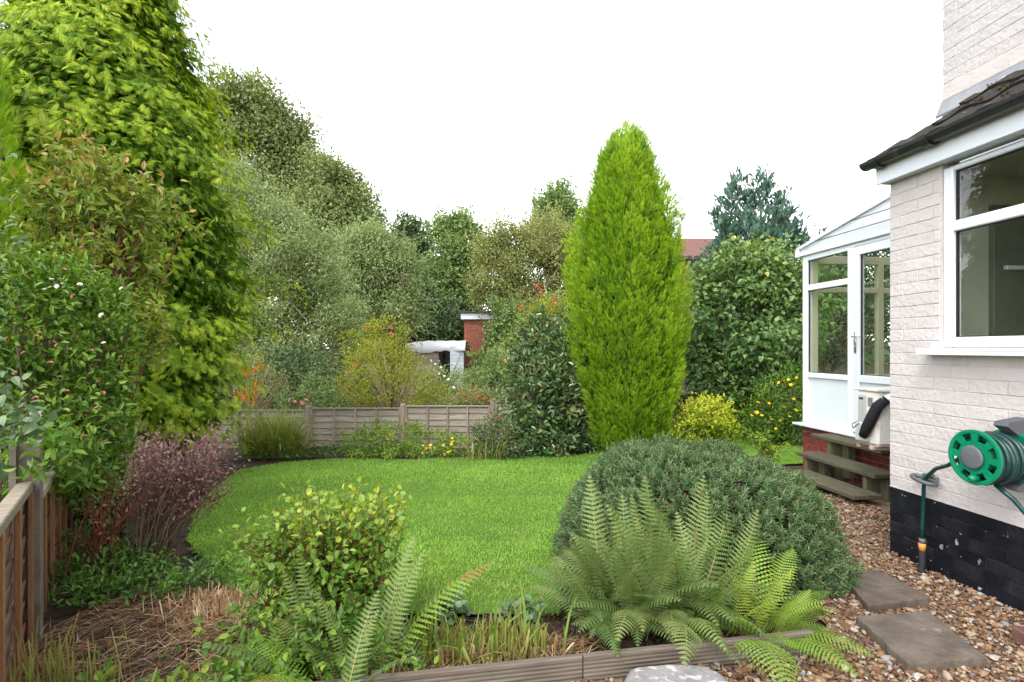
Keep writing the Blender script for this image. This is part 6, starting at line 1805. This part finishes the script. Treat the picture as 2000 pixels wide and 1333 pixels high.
# low leafy runner in lower left
stem_shrub('leafy_runner', 'leafy green runners trailing over the soil lower left', 'plant', gpos(-1.05, 2.2),
    [(np.array([-1.1, 2.25, .06]), np.array([.2, .2, .1])), (np.array([-1.25, 2.4, .05]), np.array([.15, .2, .08])), (np.array([-.95, 1.98, .1]), np.array([.22, .15, .12])), (np.array([-1.3, 2.6, .1]), np.array([.15, .2, .12]))],
    60, 22, .034, .022, M['spiraea'], ROUND, .2, .03, 'twig', .0025, nleaf=160, base_r=.18, tone_fn=lambda p, t: t * .65)
clump_shrub('nettle_patch', 'dense green leaves around the foot of the trimmed shrub', 'shrub', gpos(-.75, 2.35),
    [(np.array([-.75, 2.4, .1]), np.array([.3, .2, .22])), (np.array([-1.02, 2.32, .1]), np.array([.25, .2, .2])), (np.array([-.55, 2.3, .06]), np.array([.22, .16, .12])), (np.array([-.9, 2.05, .06]), np.array([.3, .12, .14])), (np.array([-.8, 2.36, .14]), np.array([.22, .16, .24])), (np.array([-.95, 2.45, .14]), np.array([.18, .2, .2]))],
    360, 11, .04, .034, .019, M['spiraea'], LEAF, 160, stems=20, r0=.003, freq=5, tone_fn=lambda p, t: t * .62)
# lady's mantle leaf beside the iris
clump_shrub('mantle_plant', 'pale blue green round leaves behind the cut iris', 'plant', gpos(.1, 2.75),
    [(np.array([.06, 2.72, .02]), np.array([.12, .08, .07])), (np.array([-.32, 2.8, .02]), np.array([.1, .07, .06]))], 60, 8, .03, .04, .035, M['greyleaf'], ROUND, 0, stems=6, r0=.003)

# cut iris stubble behind the timber edge
def stubble(name, label, pts, n, L, W, mat, lean, tonemu, cat='plant', rb=.06):
    base = gpos(*np.mean(pts, 0)); root = thing(name, label, cat, tuple(base))
    P_, D_, N_, L_, T_ = [], [], [], [], []
    for (x, y) in pts:
        a = rng.uniform(0, 6.283, n); t = np.abs(rng.normal(0, lean, n))
        p = np.stack([x + rng.normal(0, rb, n), y + rng.normal(0, rb * .7, n), np.zeros(n)], 1); p[:, 2] = gz(p[:, 0], p[:, 1]) - .01
        P_.append(p - base); D_.append(np.stack([np.cos(a) * t, np.sin(a) * t, np.ones(n)], 1)); N_.append(np.stack([np.cos(a), np.sin(a), -t], 1) * -1 + rng.normal(0, .4, (n, 3)))
        L_.append(L * rng.uniform(.35, 1.15, n)); T_.append(tonemu + rng.normal(0, .25, n))
    tpl = (np.array([(0, -.5, 0), (0, .5, 0), (.6, -.48, .05), (.6, .48, .05), (1, -.34, .06), (.93, .4, .06)]), [[(0, 1, 3, 2), (2, 3, 5, 4)]])
    k = len(np.concatenate(L_))
    me = leaf_mesh('blades', np.concatenate(P_), np.concatenate(D_), np.concatenate(N_), np.concatenate(L_), W * rng.uniform(.6, 1.3, k), np.concatenate(T_), tpl)
    tag(link('foliage', me, root, M[mat]), kind='stuff')
    return root
ir = [(-.56 + .085 * i + rng.normal(0, .015), 2.32 + .018 * i + rng.normal(0, .05)) for i in range(9)] + [(-.46 + .09 * i, 2.46 + .015 * i + rng.normal(0, .04)) for i in range(7)]
stubble('cut_iris', 'row of cut back iris stubs behind the timber edge', ir, 40, .15, .0085, 'irisleaf', .6, .5)
stubble('dry_iris', 'dry straw coloured stubs mixed among the cut iris', [(x + .03, y - .03) for x, y in ir], 30, .10, .008, 'straw', 1.0, .6)
grass_tuft('iris_blade_clump', 'few long uncut iris blades rising from the stubs', gpos(-.1, 2.42), 26, 0, .30, .013, 'irisleaf', .4, (.42, .08), .15, cat='plant')
stubble('cut_crocosmia', 'straw coloured cut stubs by the foot of the left fence', [(-1.98, 2.28), (-1.88, 2.2), (-2.05, 2.12), (-1.78, 2.05), (-1.92, 2.0), (-1.7, 2.2)], 34, .24, .006, 'irisleaf', .5, .62)
stubble('cut_clump', 'brown straw clump beside the lawn corner', [(-1.62, 2.88), (-1.5, 2.9), (-1.72, 2.84), (-1.56, 2.98), (-1.42, 2.98), (-1.66, 2.98), (-1.5, 2.78), (-1.6, 2.75)], 95, .12, .0055, 'straw', 1.7, .62)
stubble('cut_perennial', 'yellow cut stubs in bare soil lower left', [(-1.2, 2.05), (-1.3, 1.95), (-1.12, 1.95), (-1.42, 2.02)], 40, .16, .006, 'irisleaf', .6, .6)
clump_shrub('lobed_weed', 'pale green lobed weeds on bare soil by the cut stubs', 'plant', gpos(-1.55, 2.05),
    [(np.array([-1.55, 2.1, .02]), np.array([.16, .1, .06])), (np.array([-1.72, 2.02, .02]), np.array([.1, .08, .06])), (np.array([-1.35, 2.1, .02]), np.array([.1, .1, .05]))], 46, 7, .03, .045, .03, M['spiraea'], LEAF, 60, stems=8, r0=.002)

# straw and litter lying on the soil
def litter():
    N = 3200
    poly = in_poly([(-2.3, 2.6), (-2.2, 3.1), (-1.3, 3.05), (-1.0, 2.6), (-1.0, 1.9), (-1.9, 1.75)])
    p = np.stack([rng.uniform(-2.4, -.9, N * 2), rng.uniform(1.7, 3.1, N * 2)], 1); p = p[poly(p)]
    q = np.stack([rng.uniform(-.62, .35, 1100), rng.uniform(2.16, 2.55, 1100)], 1); q = q[(q[:, 1] > 2.10 + .185 * (q[:, 0] + .6) + .05)]
    p = np.concatenate([p, q]); p = p[rng.random(len(p)) < .5 + .5 * (wob(np.stack([p[:, 0], p[:, 1], p[:, 0] * 0], 1), 5) > -.1)]
    N = len(p); pos = np.stack([p[:, 0], p[:, 1], gz(p[:, 0], p[:, 1]) + rng.uniform(-.012, .02, N)], 1)
    a = rng.uniform(0, 6.283, N); d = np.stack([np.cos(a), np.sin(a), rng.normal(0, .15, N)], 1)
    al = rng.random(N) < .6
    a = np.where(al, rng.normal(.55, .4, N), a); d = np.stack([np.cos(a), np.sin(a), rng.normal(.02, .12, N)], 1)
    pos[:, 2] += .012
    me = leaf_mesh('straw', pos, d, np.array([0, 0, 1.0]) + rand_dirs(N) * .3, rng.uniform(.05, .20, N), rng.uniform(.0016, .0042, N), rng.random(N), BLADE)
    tag(link('straw', me, None, M['straw']), 'dry brown straw lying on the soil', 'litter', kind='stuff')
    k = rng.choice(N, 260); p2 = pos[k] + np.array([0, 0, .008]) + rng.normal(0, .02, (260, 3)) * np.array([1, 1, .2])
    me = leaf_mesh('dead_leaves', p2, rand_dirs(260) * np.array([1, 1, .3]), np.array([0, 0, .8]) + rand_dirs(260) * .6, rng.uniform(.018, .042, 260), rng.uniform(.010, .022, 260), rng.random(260), LEAF)
    tag(link('dead_leaves', me, None, M['deadleaf']), 'rust brown dead leaves scattered on the straw', 'litter', kind='stuff')
litter()
def soil_crumbs():
    N = 5000
    p = np.stack([rng.uniform(-2.3, .9, N), rng.uniform(1.7, 3.1, N)], 1); p = p[~(g_in(p) | lawn_in(p))]; N = len(p)
    pos = np.stack([p[:, 0], p[:, 1], gz(p[:, 0], p[:, 1]) - .01], 1)
    me = leaf_mesh('soil_crumbs', pos, rand_dirs(N), rand_dirs(N), rng.uniform(.01, .035, N), rng.uniform(.01, .03, N), rng.random(N), DIAMOND)
    m = tonemat('crumbs', [(0, (.03, .022, .016)), (1, (.09, .065, .045))], .95, .1)
    tag(link('soil_crumbs', me, None, m), 'crumbs of dark soil', 'soil', kind='stuff')
soil_crumbs()
tri = sum(len(o.data.polygons) for o in SC.objects if o.type == 'MESH')
print('polys', tri, 'objects', len(SC.objects), 'bricks', cnt, ucount)
